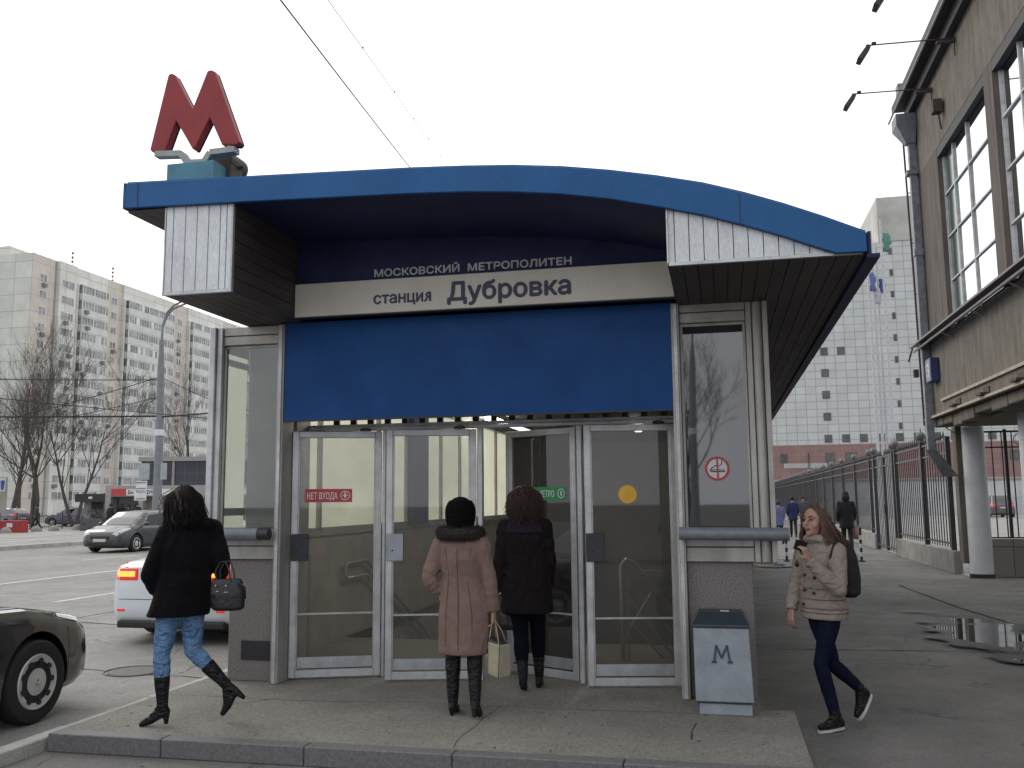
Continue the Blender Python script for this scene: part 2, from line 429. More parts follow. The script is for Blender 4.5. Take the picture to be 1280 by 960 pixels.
# ================================================================== ground, road, pavement
def ground_sheet():
    xs = [-900, -27.0, -4.58, -4.30, 0.12, 1200]; ys = [-300, 10.2, 24.5, 1500]
    b = MB()
    for i in range(len(xs) - 1):
        for j in range(len(ys) - 1):
            if xs[i] == -4.30 and ys[j] == 10.2: continue
            if xs[i] == -27.0: continue
            x0, x1, y0, y1 = xs[i], xs[i + 1], ys[j], ys[j + 1]
            b.quad((x0, y0, 0), (x1, y0, 0), (x1, y1, 0), (x0, y1, 0))
    # soil rim below the pavement down to the roadway
    b.quad((-4.58, -300, 0), (-4.58, 1500, 0), (-4.58, 1500, -0.10), (-4.58, -300, -0.10))
    b.quad((-27.0, -300, 0), (-27.0, -300, -0.10), (-27.0, 1500, -0.10), (-27.0, 1500, 0))
    return b
M_asphalt_r = asphalt_mat('pavement_asphalt', (0.172, 0.165, 0.157), (0.128, 0.123, 0.118), crack=0.7, patch=0.18)
M_road = asphalt_mat('road_asphalt', (0.25, 0.245, 0.232), (0.21, 0.205, 0.195), crack=0.8, patch=0.15)
M_tram = asphalt_mat('tram_paving_concrete', (0.33, 0.325, 0.31), (0.27, 0.265, 0.25), crack=0.3, patch=0.12)
tag(ground_sheet().build('pavement', M_asphalt_r), kind='structure')
rd = MB(); rd.quad((-27.0, -300, -0.06), (-4.58, -300, -0.06), (-4.58, 1500, -0.06), (-27.0, 1500, -0.06))
tag(rd.build('road', M_road), kind='structure')
tp = MB(); tp.box(-62, -27.25, -100, 400, 0.0, 0.02)
tag(tp.build('tram_paving', M_tram), kind='structure')
M_kerb = mat('kerb_stone', (0.42, 0.41, 0.385), (0.29, 0.28, 0.26), rough=0.8, nscale=2.5, grain=0.25, gscale=120, bump=0.2)
def kerb(name, x0, x1, zt, y0=-6, y1=130, L=1.0):
    b = MB(); y = y0; r = random.Random(3)
    while y < y1:
        j = r.uniform(-.004, .004)
        b.box(x0 + j, x1 + j, y, y + L - .012, -0.12, zt + r.uniform(-.006, .006)); y += L
    tag(b.build(name, M_kerb, bevel=0.008, seg=1), kind='structure')
kerb('kerb', -4.68, -4.555, 0.088, y1=60)
kerb('far_kerb', -27.25, -27.0, 0.10, L=1.5)
M_paint = mat('road_paint', (0.62, 0.62, 0.60), (0.30, 0.29, 0.28), rough=0.7, nscale=14, grain=0.2)
ln = MB()
for y0 in range(-4, 120, 3): ln.box(-15.62, -15.46, y0, y0 + 3.0, -0.058, -0.054)
for y0 in (7.5, 14.6, 21.7, 28.8, 35.9): ln.box(-11.72, -11.58, y0, y0 + 2.0, -0.058, -0.054)
for y0 in (9, 19, 25.5, 35, 45): ln.box(-19.55, -19.42, y0, y0 + 3.0, -0.058, -0.054)
tag(ln.build('road_marking', M_paint), kind='structure')
M_groove = mat('rail_groove', (0.09, 0.085, 0.08), rough=0.5, metal=0.4)
tr = MB()
for x in (-29.6, -31.1, -33.2, -34.7):
    tr.box(x - .04, x + .04, -20, 200, 0.021, 0.026)
tag(tr.build('tram_rail', M_groove), kind='structure')
# tarred seams and expansion joints
M_tar = mat('tar_seam', (0.035, 0.034, 0.034), rough=0.75, grain=0.2)
def seam(b, pts, w, z, seed=1):
    r = random.Random(seed)
    P = []
    for i in range(len(pts) - 1):
        a, c = Vector(pts[i]), Vector(pts[i + 1]); n = max(2, int((c - a).length / 0.18))
        for k in range(n): P.append(a.lerp(c, k / n))
    P.append(Vector(pts[-1]))
    L = []; Rr = []; off = 0
    for i, p in enumerate(P):
        t = (P[min(i + 1, len(P) - 1)] - P[max(0, i - 1)]).normalized(); nrm = Vector((-t.y, t.x)); off = off * .7 + r.uniform(-.03, .03)
        ww = w * r.uniform(.35, 1.3)
        L.append(p + nrm * (off + ww / 2)); Rr.append(p + nrm * (off - ww / 2))
    for i in range(len(P) - 1):
        b.quad((L[i].x, L[i].y, z), (Rr[i].x, Rr[i].y, z), (Rr[i + 1].x, Rr[i + 1].y, z), (L[i + 1].x, L[i + 1].y, z))
sm = MB()
seam(sm, [(0.55, 10.9), (2.4, 11.05), (4.6, 11.0)], .035, .004, 2)
seam(sm, [(1.0, 16.0), (3.4, 15.4)], .02, .004, 5)
seam(sm, [(-5.0, 11.0), (-7.6, 11.9), (-10.5, 12.4), (-15.4, 14.6)], .07, -.056, 3)
seam(sm, [(-9.6, -2), (-9.7, 9), (-9.4, 24), (-9.6, 60)], .05, -.056, 4)
seam(sm, [(-5.0, 8.5), (-7.2, 8.8), (-11.2, 9.7)], .03, -.056, 8)
seam(sm, [(-4.9, 5.25), (-3.4, 5.3), (-1, 5.2), (3, 5.3)], .02, .004, 9)
tag(sm.build('tar_seam', M_tar), kind='structure')

# low platform in front of the entrance, with the opening of the stairs
M_plat = asphalt_mat('platform_paving', (0.232, 0.222, 0.196), (0.178, 0.170, 0.152), crack=0.15, patch=0.12)
pf = MB()
for (x0, x1, y0, y1) in ((-4.515, 0.47, 5.78, 7.25), (-4.515, 0.235, 7.25, 10.2), (-4.515, -4.30, 10.2, 24.5), (0.12, 0.235, 10.2, 24.5), (-4.515, 0.235, 24.5, 27.0)):
    pf.box(x0, x1, y0, y1, 0.001, 0.12)
tag(pf.build('platform', M_plat), kind='structure')
st = MB(); r_ = random.Random(5)
xx = -4.52
for w in (0.86, 1.02, 0.98, 1.05, 1.0, 0.075):
    st.box(xx, min(xx + w - .006, .47), 5.655, 5.78, 0.001, 0.121 + r_.uniform(-.001, .002)); xx += w
tag(st.build('platform_step', M_granite_step, bevel=0.006, seg=1), kind='structure')
sm = MB()
seam(sm, [(-3.9, 6.6), (-3.5, 7.0)], .01, .1215, 4)
seam(sm, [(-0.22, 6.3), (-0.24, 6.75)], .012, .1215, 6)
seam(sm, [(-4.4, 6.95), (-2.2, 7.02), (0.4, 7.05)], .008, .1215, 7)
seam(sm, [(-1.7, 5.8), (-1.72, 7.0)], .006, .1215, 11)
tag(sm.build('paving_joint', M_tar), kind='structure')

# raised forecourt slab on the right, puddles
fc = MB(); fc.prism([(4.0, 6.0), (3.75, 12.9), (3.45, 15.3), (3.25, 19.0), (4.6, 20.6), (60, 20.6), (60, 6.0)], 'z', 0.001, 0.025)
tag(fc.build('forecourt', asphalt_mat('forecourt_concrete', (0.17, 0.165, 0.155), (0.13, 0.127, 0.12), crack=.3), bevel=0.02, seg=1), kind='structure')
def puddle_mat(name, seed, sx, sy):
    m = D.materials.new(name); m.use_nodes = True
    n, l = m.node_tree.nodes, m.node_tree.links; n.clear()
    o = n.new('ShaderNodeOutputMaterial'); tc = n.new('ShaderNodeTexCoord')
    mp = n.new('ShaderNodeMapping'); mp.inputs['Scale'].default_value = (1 / sx, 1 / sy, 1); l.new(tc.outputs['Object'], mp.inputs[0])
    le = n.new('ShaderNodeVectorMath'); le.operation = 'LENGTH'; l.new(mp.outputs[0], le.inputs[0])
    nz = n.new('ShaderNodeTexNoise'); nz.inputs['Scale'].default_value = 1.6; nz.inputs['Detail'].default_value = 5; nz.noise_dimensions = '4D'; nz.inputs['W'].default_value = seed
    l.new(tc.outputs['Object'], nz.inputs['Vector'])
    ad = n.new('ShaderNodeMath'); ad.operation = 'MULTIPLY_ADD'; ad.inputs[1].default_value = 2.0; l.new(nz.outputs['Fac'], ad.inputs[0]); l.new(le.outputs['Value'], ad.inputs[2])
    def mr_(a, b_):
        r = n.new('ShaderNodeMapRange'); r.interpolation_type = 'SMOOTHSTEP'; r.inputs['From Min'].default_value = a; r.inputs['From Max'].default_value = b_
        r.inputs['To Min'].default_value = 1; r.inputs['To Max'].default_value = 0; l.new(ad.outputs[0], r.inputs['Value']); return r.outputs[0]
    tr = n.new('ShaderNodeBsdfTransparent'); wet = n.new('ShaderNodeBsdfPrincipled'); wet.inputs['Base Color'].default_value = (.04, .038, .036, 1); wet.inputs['Roughness'].default_value = .45
    wa = n.new('ShaderNodeBsdfPrincipled'); wa.inputs['Base Color'].default_value = (.035, .033, .030, 1); wa.inputs['Roughness'].default_value = .015; wa.inputs['IOR'].default_value = 1.6
    m1 = n.new('ShaderNodeMixShader'); l.new(mr_(1.62, 1.95), m1.inputs[0]); l.new(tr.outputs[0], m1.inputs[1]); l.new(wet.outputs[0], m1.inputs[2])
    m2 = n.new('ShaderNodeMixShader'); l.new(mr_(1.50, 1.56), m2.inputs[0]); l.new(m1.outputs[0], m2.inputs[1]); l.new(wa.outputs[0], m2.inputs[2])
    l.new(m2.outputs[0], o.inputs[0]); return m
def puddle(cx, cy, sx, sy, seed):
    b = MB(); b.quad((-sx * 1.6, -sy * 1.6, 0), (sx * 1.6, -sy * 1.6, 0), (sx * 1.6, sy * 1.6, 0), (-sx * 1.6, sy * 1.6, 0))
    o = b.build('puddle', puddle_mat('puddle_water_%d' % int(seed * 10), seed, sx, sy)); o.location = (cx, cy, .0295); tag(o, kind='structure')
puddle(3.05, 12.3, 0.75, 2.6, 3.3)
puddle(1.15, 24.2, 0.9, 0.8, 4.6)
wl_ = MB(); wl_.box(1.2, 4.3, 26.7, 26.85, 0.001, 0.02)
tag(wl_.build('threshold_strip', mat('pale_strip', (0.42, 0.41, 0.37), rough=.8)), kind='structure')
# ================================================================== metro entrance kiosk
K = thing('metro_entrance', 'blue roofed metro station entrance kiosk with glass doors behind a low platform', 'metro entrance', (-2.0, 8.0, 0.12))
TOP = [(-4.52, 4.19), (-3.516, 4.152), (-2.854, 4.127), (-2.132, 4.099), (-1.729, 4.076), (-1.372, 4.049), (-1.023, 4.008), (-0.684, 3.951), (-0.353, 3.881), (-0.041, 3.803), (0.231, 3.712), (0.486, 3.613), (0.735, 3.505), (0.993, 3.383)]
BOT = [(-4.509, 3.985), (-3.51, 3.956), (-2.85, 3.933), (-2.131, 3.908), (-1.729, 3.886), (-1.374, 3.856), (-1.027, 3.812), (-0.688, 3.749), (-0.294, 3.650), (-0.049, 3.583), (0.222, 3.49), (0.476, 3.394), (0.626, 3.328), (0.80, 3.257), (0.993, 3.254)]
def roof_solid(y0, y1, grow=0.0):
    b = MB(); b.prism(TOP + BOT[::-1], 'y', y0, y1); return b
roof_solid(6.2, 6.232).build('fascia', M_blue_fascia, K, bevel=0.004, seg=1)
b = MB()
for x, z0, z1 in ((-4.40, 3.97, 4.19), (0.198, 3.49, 3.722)): b.box(x - .003, x + .003, 6.196, 6.199, z0 + .005, z1 - .008)
b.build('fascia_joint', M_dark, K)
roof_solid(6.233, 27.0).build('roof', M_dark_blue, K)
b = MB(); b.prism([(x, z + .004) for x, z in TOP] + [(x, z + .02) for x, z in TOP[::-1]], 'y', 6.236, 27.05)
b.build('roof_sheet', M_blue_fascia, K)
b = MB(); b.box(-4.53, -4.51, 6.2, 27, 3.98, 4.19); b.build('side_fascia', M_blue_fascia, K)
# left eave soffit and boxed side beam with upright cladding
b = MB()
x = -4.505
while x < -4.18: b.box(x, min(x + .115, -4.172), 6.24, 27, 3.955, 3.972); x += .12
b.build('eave_soffit', M_soffit, K)
b = MB()
bx = [-4.165, -4.10, -3.995, -3.895, -3.795, -3.695, -3.64, -3.592]
for i in range(len(bx) - 1): b.box(bx[i], bx[i + 1] - .006, 6.245, 6.262, 3.292, 3.99)
b.build('front_cladding', M_clad, K, bevel=.003, seg=1)
b = MB(); b.box(-4.172, -3.585, 6.238, 6.27, 3.268, 3.291); b.box(-4.175, -4.166, 6.238, 6.27, 3.268, 3.97); b.box(-3.592, -3.585, 6.238, 6.27, 3.291, 3.975)
b.build('cladding_trim', M_alu, K)
b = MB()
b.box(-4.16, -3.60, 6.263, 27, 3.29, 3.95)
z = 3.285
while z < 3.94: b.box(-4.172, -4.16, 6.27, 27, z, z + .094); b.box(-3.60, -3.588, 6.27, 7.5, z, z + .094); z += .1
x = -4.168
while x < -3.60: b.box(x, min(x + .094, -3.588), 6.27, 27, 3.268, 3.288); x += .1
b.build('side_beam', M_soffit, K)
# right wedge: cladding under the curve, soffit boards running back
b = MB()
def zb(x):
    for i in range(len(BOT) - 1):
        if BOT[i][0] <= x <= BOT[i + 1][0]:
            t = (x - BOT[i][0]) / (BOT[i + 1][0] - BOT[i][0]); return BOT[i][1] * (1 - t) + BOT[i + 1][1] * t
    return BOT[-1][1]
x = -0.285; first = True
while x < 0.80:
    w = .045 if first else .098
    x1 = min(x + w, .81)
    b.prism([(x, 3.272), (x1 - .005, 3.272), (x1 - .005, max(3.275, zb(x1 - .005) + .05)), (x, zb(x) + .05)], 'y', 6.245, 6.262)
    x = x1; first = False
b.build('front_cladding', M_clad, K, bevel=.002, seg=1)
b = MB(); b.box(-.295, .97, 6.236, 6.268, 3.25, 3.271); b.box(-.297, -.286, 6.236, 6.268, 3.25, 3.66)
b.build('cladding_trim', M_alu, K)
b = MB()
b.box(-.285, .95, 6.27, 27, 3.262, 3.30)
x = -.287
while x < .97: b.box(x, min(x + .094, .985), 6.27, 27, 3.245, 3.262); x += .1
b.box(-.295, -.285, 6.27, 7.5, 3.262, 3.64)
b.build('wedge_soffit', M_soffit, K)
b = MB(); b.box(.99, 1.07, 6.205, 27, 3.215, 3.24); b.box(1.0, 1.02, 6.21, 27, 3.24, 3.39)
b.build('gutter_edge', M_dark_blue, K)
# recess back wall, name sign
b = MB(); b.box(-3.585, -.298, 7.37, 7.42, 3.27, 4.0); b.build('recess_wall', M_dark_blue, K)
b = MB(); b.box(-3.583, -.300, 7.315, 7.366, 3.272, 3.567); sg = b.build('name_board', M_sign_cream, K, bevel=.004, seg=1)
b = MB(); b.box(-3.583, -.300, 7.31, 7.366, 3.262, 3.270); b.build('board_edge', M_dark, K)
text('lettering', 'МОСКОВСКИЙ  МЕТРОПОЛИТЕН', M_text_grey, sg, (-2.865, 7.366, 3.603), width=1.73, height=.082, fat=.005, ext=.003)
for s_, x_, w_, f_ in (('ста', 0, .207, .006), ('Н', .226, .058, .009), ('ци', .305, .138, .006), ('R', .510, -.055, .009)):   # small capitals share the lower-case shapes, the last one turned round
    text('lettering', s_, M_text_navy, sg, (-2.85 + x_, 7.313, 3.352), width=w_, height=.075, fat=f_)
text('lettering', 'Дубровка', M_text_navy, sg, (-2.19, 7.313, 3.345), width=1.045, height=.155, fat=.013)
b = MB(); b.box(-3.755, -.345, 7.50, 7.54, 2.385, 3.262); b.build('blue_panel', M_blue, K)
b = MB(); b.box(-3.755, -.345, 7.498, 7.545, 2.375, 2.386); b.build('panel_edge', M_dark, K)
b = MB(); b.box(-3.755, -.30, 7.545, 27, 3.20, 3.25); b.build('ceiling', M_ceiling, K)

# side display bays
def bay(x0, x1, colx, px0, px1, postx, glass, left):
    pl = MB(); pl.box(px0, px1, 7.60, 8.3, 0.121, 1.17); P = pl.build('plinth', M_granite, K, bevel=.006, seg=1)
    if left:
        v = MB(); v.box(-4.16, -3.86, 7.592, 7.599, .30, .465); v.build('vent_plate', M_dark, P)
    fr = MB()
    fr.box(x0, x1, 7.555, 7.60, 1.172, 1.282); fr.box(x0, x1, 7.553, 7.60, 1.290, 1.405)          # lower boards
    fr.box(x0, x1, 7.553, 7.60, 3.185, 3.262); fr.box(x0, x1, 7.555, 7.60, 3.098, 3.178)         # upper boards
    fr.box(x0, x1, 7.59, 7.62, 3.07, 3.095)
    fr.box(x0, x0 + .022, 7.575, 7.61, 1.41, 3.07); fr.box(x1 - .022, x1, 7.575, 7.61, 1.41, 3.07)
    fr.box(x0 + .022, x1 - .022, 7.575, 7.61, 1.41, 1.43)
    fr.build('bay_frame', M_alu_dull, K, bevel=.003, seg=1)
    dk = MB(); dk.box(x0, x1, 7.602, 7.62, 1.17, 1.408); dk.box(x0, x1, 7.602, 7.62, 3.096, 3.262); dk.build('bay_lining', M_dark, K)
    g = MB(); g.box(x0 + .022, x1 - .022, 7.592, 7.598, 1.432, 3.069); g.build('display_window', glass, K)
    p = MB(); p.box(postx[0], postx[1], 7.50, 8.0, .121, 3.258); p.build('door_post', M_alu_dull, K, bevel=.004, seg=1)
    p = MB(); p.box(postx[0] + .02, postx[1] - .015, 7.485, 7.50, .125, 3.25); p.build('post_strip', M_alu, K, bevel=.003, seg=1)
bay(-4.395, -3.832, None, -4.29, -3.84, (-3.831, -3.765), M_window, True)
bay(-.277, .246, None, -.277, .231, (-.345, -.279), M_window_dark, False)
c = MB(); c.box(-4.505, -4.45, 7.50, 7.62, 1.17, 3.262); c.box(-4.448, -4.397, 7.53, 7.62, 1.17, 3.262); c.build('corner_column', M_alu, K, bevel=.004, seg=1)
c = MB(); c.box(.25, .292, 7.53, 7.62, 1.17, 3.243); c.tube([(.335, 7.57, 1.17), (.335, 7.57, 3.243)], .043, 16); c.box(.38, .42, 7.52, 7.62, 1.17, 3.243)
c.build('corner_column', M_alu_dull, K, bevel=.003, seg=1)
# left bay: side light and back panel
c = MB(); c.box(-4.43, -4.42, 7.63, 8.04, 1.43, 3.04); c.build('frosted_pane', M_cream, K)
c = MB(); c.box(-4.418, -4.40, 7.63, 8.04, 2.93, 2.99); c.box(-4.418, -4.40, 7.63, 8.04, 1.55, 1.62); c.box(-4.418, -4.40, 7.63, 8.04, 3.04, 3.26); c.build('glazing_bar', M_alu_dull, K)
c = MB(); c.box(-4.40, -3.84, 8.05, 8.08, 1.17, 3.26); c.build('bay_back', mat('grey_green_panel', (0.25, 0.28, 0.27), (.19, .21, .20), rough=.5), K)
c = MB(); c.box(-4.43, -3.84, 7.62, 8.05, 1.15, 1.17); c.box(-.28, .42, 7.62, 27, 1.15, 1.17); c.build('bay_floor', M_alu_dull, K)
c = MB(); c.box(-.28, .25, 8.3, 8.34, .125, 3.24); c.build('bay_back', mat('bay_back_dark', (0.06, 0.065, 0.07), rough=.5), K)
# right outer side wall and plinth below
c = MB(); c.box(.39, .42, 7.625, 26.5, 1.17, 3.24); c.build('side_wall', mat('side_panel', (0.42, 0.43, 0.43), rough=.4, metal=.4), K)
c = MB(); c.box(.12, .231, 8.305, 26.5, -4.9, 1.149); c.box(.10, .118, 8.35, 26.5, -4.9, 3.19); c.build('stair_wall', M_grey_wall, K)
# pipe rails in front of the bays
def rail(pts, r, name='guard_rail'):
    b = MB(); b.tube(pts, r, 20); return b
rr = rail([(-4.62, 7.43, 1.395), (-3.93, 7.43, 1.395)], .055).build('guard_rail', M_tube_paint, K, smooth=50)
b = MB(); b.tube([(-3.93, 7.43, 1.395), (-3.832, 7.43, 1.395)], .050, 20); b.build('rail_bracket', M_dark, rr, smooth=50)
rr = rail([(-.325, 7.42, 1.398), (.505, 7.42, 1.39)], .050).build('guard_rail', M_tube_paint, K, smooth=50)
b = MB(); b.tube([(.1, 7.42, 1.39), (.1, 7.58, 1.39)], .02, 10); b.build('rail_bracket', M_dark, rr, smooth=50)
# no-smoking sticker
def disc(b, cx, cz, y, r0, r1, n=40, dy=.002):
    vs = []; fs = []
    for k in range(n):
        a = 2 * math.pi * k / n
        vs += [(cx + r0 * math.cos(a), y, cz + r0 * math.sin(a)), (cx + r1 * math.cos(a), y, cz + r1 * math.sin(a))]
    for k in range(n):
        fs.append((2 * k, 2 * k + 1, (2 * k + 3) % (2 * n), (2 * k + 2) % (2 * n)))
    b.add(vs, fs)
M_red_st = mat('sticker_red', (0.50, 0.045, 0.06), rough=.4, nscale=2)
M_white_st = mat('sticker_white', (0.75, 0.75, 0.73), rough=.4, nscale=2)
b = MB(); b.add([(-.015 + .092 * math.cos(math.pi * k / 16), 7.5905, 1.905 + .092 * math.sin(math.pi * k / 16)) for k in range(32)], [tuple(range(32))])
ns = b.build('no_smoking_sign', M_white_st, K)
b = MB(); disc(b, -.015, 1.905, 7.5885, .078, .098)
b.prism([(-.022, 1.985), (-.008, 1.985), (-.004, 1.825), (-.018, 1.825)], 'y', 7.5865, 7.5883); b.build('ring_bar', M_red_st, ns)
b = MB(); b.box(-.065, .045, 7.5875, 7.5895, 1.878, 1.890); b.box(-.065, .045, 7.5875, 7.5895, 1.897, 1.901)
b.tube([(-.075, 7.589, 1.885), (-.06, 7.589, 1.91), (-.03, 7.589, 1.93), (.0, 7.589, 1.925), (.02, 7.589, 1.94), (.022, 7.589, 1.975)], .004, 6)
b.build('cigarette', M_text_navy, ns)

# header, transom bars, door mullions
b = MB(); b.box(-3.80, -.348, 7.985, 8.035, 2.318, 2.348); b.box(-3.80, -.348, 7.97, 8.035, 2.352, 2.378)
H = b.build('door_header', M_alu, K, bevel=.003, seg=1)
b = MB(); x = -3.50
while x < -.36: b.box(x, x + .055, 8.0, 8.03, 2.379, 2.52); x += .168
b.build('transom_bars', M_dark, K)
b = MB(); b.box(-3.80, -.348, 7.985, 8.04, 2.52, 3.2); b.build('transom_panel', M_dark, K)
for (x0, x1) in ((-3.003, -2.973), (-2.105, -2.062), (-1.212, -1.168)):
    b = MB(); b.box(x0, x1, 7.975, 8.04, .121, 2.317); b.build('door_mullion', M_alu, K, bevel=.004, seg=1)
b = MB(); b.box(-3.764, -3.745, 7.75, 8.03, .121, 2.5); b.build('door_jamb', M_alu_dull, K)

def door(hx, hy, w, ang, plate, glass, deco, lower=.31):
    """leaf hung on its right edge; local x runs from the hinge to the left, local -y is the street side"""
    z0, z1, t = .135, 2.305, .058
    f = MB()
    f.box(-w, -w + t, -.022, .022, z0, z1); f.box(-t, 0, -.022, .022, z0, z1)
    f.box(-w + t, -t, -.022, .022, z1 - t, z1); f.box(-w + t, -t, -.022, .022, z0, z0 + .065)
    f.box(-w + .015, -w + t + .012, -.012, .012, z0 + .065, z1 - t)
    f.box(-t - .012, -.015, -.012, .012, z0 + .065, z1 - t)
    f.box(-w + t + .012, -t - .012, -.014, .014, .672, .690)
    me = f.mesh('door'); me.materials.append(M_alu)
    o = D.objects.new('door', me); COL.objects.link(o); o.parent = K; ORG[o.name] = (0, 0, 0)
    md = o.modifiers.new('b', 'BEVEL'); md.width = .005; md.segments = 1; md.limit_method = 'ANGLE'; apply_mods(o)
    R0 = ORG[K.name]
    o.location = (hx - R0[0], hy - R0[1], -R0[2]); o.rotation_euler = (0, 0, math.radians(ang))
    g = MB(); g.box(-w + t, -t, -.003, .003, z0 + .06, z1 - t); g.build('pane', glass, o, local=True)
    k = MB(); k.box(-w + t + .014, -t - .014, -.010, -.005, z0 + .08, lower); k.build('kick_plate', mat('kick_plate_metal', (.50, .52, .55), (.32, .33, .35), rough=.4, metal=.6, nscale=5, grain=.15), o, local=True, bevel=.002, seg=1)
    if plate:
        l_ = MB(); l_.box(-w + .005, -w + .155, -.040, -.023, 1.15, 1.385)
        l_.build('lock_plate', plate, o, local=True, bevel=.004, seg=1)
        l_ = MB(); l_.ball((-w + .06, -.041, 1.24), (.008, .004, .008), 10, 6)
        for q in range(6): l_.ball((-w + .018, -.041, 1.17 + q * .038), (.003, .002, .003), 6, 4)
        l_.build('keyhole', M_black, o, local=True)
    c_ = MB(); c_.box(-.20, -.10, -.035, -.018, 2.306, 2.325); c_.tube([(-.10, -.03, 2.322), (-.15, -.035, 2.334), (-.20, -.03, 2.322)], .005, 6)
    c_.build('door_closer', M_dark, o, local=True)
    if deco == 'noentry':
        s_ = MB(); s_.box(-w + .115, -w + .535, -.006, -.0035, 1.665, 1.785); s_.build('sticker', M_red_st, o, local=True)
        text('lettering', 'НЕТ ВХОДА', M_white_st, o, (-w + .135, -.0075, 1.693), width=.27, height=.062, ext=.0008, bold=.01, local=True)
        s_ = MB(); disc(s_, -w + .472, 1.725, -.0078, .036, .042, 24)
        s_.ball((-w + .472, -.0078, 1.748), (.008, .001, .008), 8, 4); s_.box(-w + .463, -w + .481, -.0085, -.0075, 1.705, 1.738)
        s_.box(-w + .450, -w + .494, -.0085, -.0075, 1.722, 1.730)
        s_.build('pictogram', M_white_st, o, local=True)
    if deco == 'dot':
        s_ = MB(); s_.add([(-w + .365 + .077 * math.cos(math.pi * k2 / 20), -.005, 1.71 + .077 * math.sin(math.pi * k2 / 20)) for k2 in range(40)], [tuple(range(40))])
        s_.build('sticker', mat('sticker_yellow', (0.80, 0.46, 0.03), rough=.45, nscale=3), o, local=True)
    if deco == 'metro':
        s_ = MB(); s_.box(-.50, -.12, .0035, .006, 1.665, 1.785); s_.box(-.50, -.12, -.006, -.0035, 1.665, 1.785)
        s_.build('sticker', mat('sticker_green', (0.02, 0.30, 0.10), rough=.45, nscale=3), o, local=True)
        text('lettering', 'В МЕТРО', M_white_st, o, (-.485, -.0075, 1.695), width=.235, height=.06, ext=.0008, bold=.01, local=True)
        s_ = MB(); disc(s_, -.17, 1.725, -.0078, .034, .042, 24); s_.box(-.178, -.162, -.0085, -.0075, 1.705, 1.745)
        s_.build('pictogram', M_white_st, o, local=True)
    return o
M_plate_dark = mat('lock_plate_dark', (0.045, 0.05, 0.062), rough=.45, metal=.3)
M_plate_light = mat('lock_plate_light', (0.40, 0.42, 0.47), rough=.45, metal=.4)
door(-3.012, 7.985, .80, 20, M_plate_dark, M_pane, 'noentry')
door(-2.118, 7.985, .80, 14.5, M_plate_light, M_pane, None)
door(-1.222, 8.03, .82, -29, None, M_pane_dull, 'metro')
door(-.352, 7.985, .79, 11.5, M_plate_dark, M_pane_dull, 'dot')

# stair hall inside
b = MB(); b.box(-4.36, -4.30, 8.09, 26.5, -4.9, 1.30); b.build('stair_wall', M_inner_wall, K)
b = MB(); b.box(-4.36, -4.27, 8.09, 26.5, 1.302, 1.345); b.build('wall_sill', M_alu_dull, K)
ys = [8.1, 9.5, 11.3, 12.4, 13.1, 14.05, 15.15, 16.4, 17.75, 19.1, 20.5, 21.5, 22.9, 24.5, 26.4]
b = MB(); b.box(-4.345, -4.335, 8.1, 26.4, 1.346, 3.04); b.build('frosted_glazing', M_cream, K)
b = MB()
for y in ys: b.box(-4.333, -4.29, y - .03, y + .03, 1.346, 3.04)
b.box(-4.333, -4.29, 8.1, 26.4, 1.346, 1.39); b.box(-4.36, -4.27, 8.1, 26.4, 3.041, 3.2)
b.build('glazing_bar', M_alu_dull, K)
M_pilaster = mat('blue_pilaster', (0.02, 0.055, 0.17), rough=.5, nscale=3)
for y in (12.75, 20.9):
    b = MB(); b.box(-4.33, -4.20, y - .33, y + .33, 1.346, 3.2); b.build('pilaster', M_pilaster, K)
b = MB(); b.box(-4.30, .10, 24.5, 24.6, -4.9, 3.2); b.build('end_wall', M_grey_wall, K)
b = MB()
for k in range(30): b.box(-4.295, .098, 10.2 + k * .3, 10.2 + (k + 1) * .3 + .02, .119 - (k + 1) * .15 - .3, .119 - (k + 1) * .15)
b.box(-4.295, .098, 19.2, 24.5, -4.7, -4.385)
b.build('stairs', M_granite_step, K)
def inner_rail(dz):
    b = MB(); b.tube([(-4.24, 10.15, .96 + dz), (-4.24, 10.75, .96 + dz), (-4.24, 18.5, .96 + dz - 7.75 * .5)], .022, 10); return b
for dz in (0, -.17): inner_rail(dz).build('handrail', M_steel, K, smooth=50)
b = MB(); b.tube([(-4.24, 10.15, .96), (-4.235, 10.08, .93), (-4.235, 10.08, .82), (-4.24, 10.15, .79)], .022, 10); b.build('handrail', M_steel, K, smooth=50)
b = MB()
P0 = [(-.98, 9.25, .12), (-.98, 9.25, 1.02), (-.93, 9.27, 1.08), (-.86, 9.3, 1.05), (-.40, 9.5, .45)]
b.tube(P0, .022, 10); b.tube([(-.92, 9.25, .12), (-.92, 9.25, .90), (-.50, 9.43, .35)], .014, 8)
b.tube([(-.98, 9.25, .55), (-.6, 9.4, .12)], .012, 8); b.tube([(-.98, 9.25, .8), (-.5, 9.45, .12)], .012, 8); b.tube([(-.98, 9.25, .3), (-.7, 9.35, .75)], .012, 8)
b.build('barrier', M_steel, K, smooth=50)
b = MB(); b.box(-.93, -.25, 9.56, 9.6, .72, .95); ip = b.build('inner_sign', mat('inner_sign_grey', (.22, .22, .23), rough=.35), K)
text('lettering', 'ВХОД В МЕТРО', mat('inner_letters', (.02, .03, .10), rough=.4), ip, (-.83, 9.557, .80), width=.46, height=.07, bold=.012)
M_lamp = mat('tube_and_fill_lamp', (.9, .9, .85), emit=(1, .97, .88), estr=17)
for (x, y) in ((-3.85, 15.95), (-1.6, 12.5), (-1.6, 18.5), (-2.6, 9.6), (-1.1, 9.6)):  # ceiling tubes; the last pair is added to brighten the hall behind the doors
    b = MB(); b.box(x - .07, x + .07, y - .6, y + .6, 3.06, 3.12); b.build('tube_or_fill_lamp', M_lamp, K, bevel=.01)

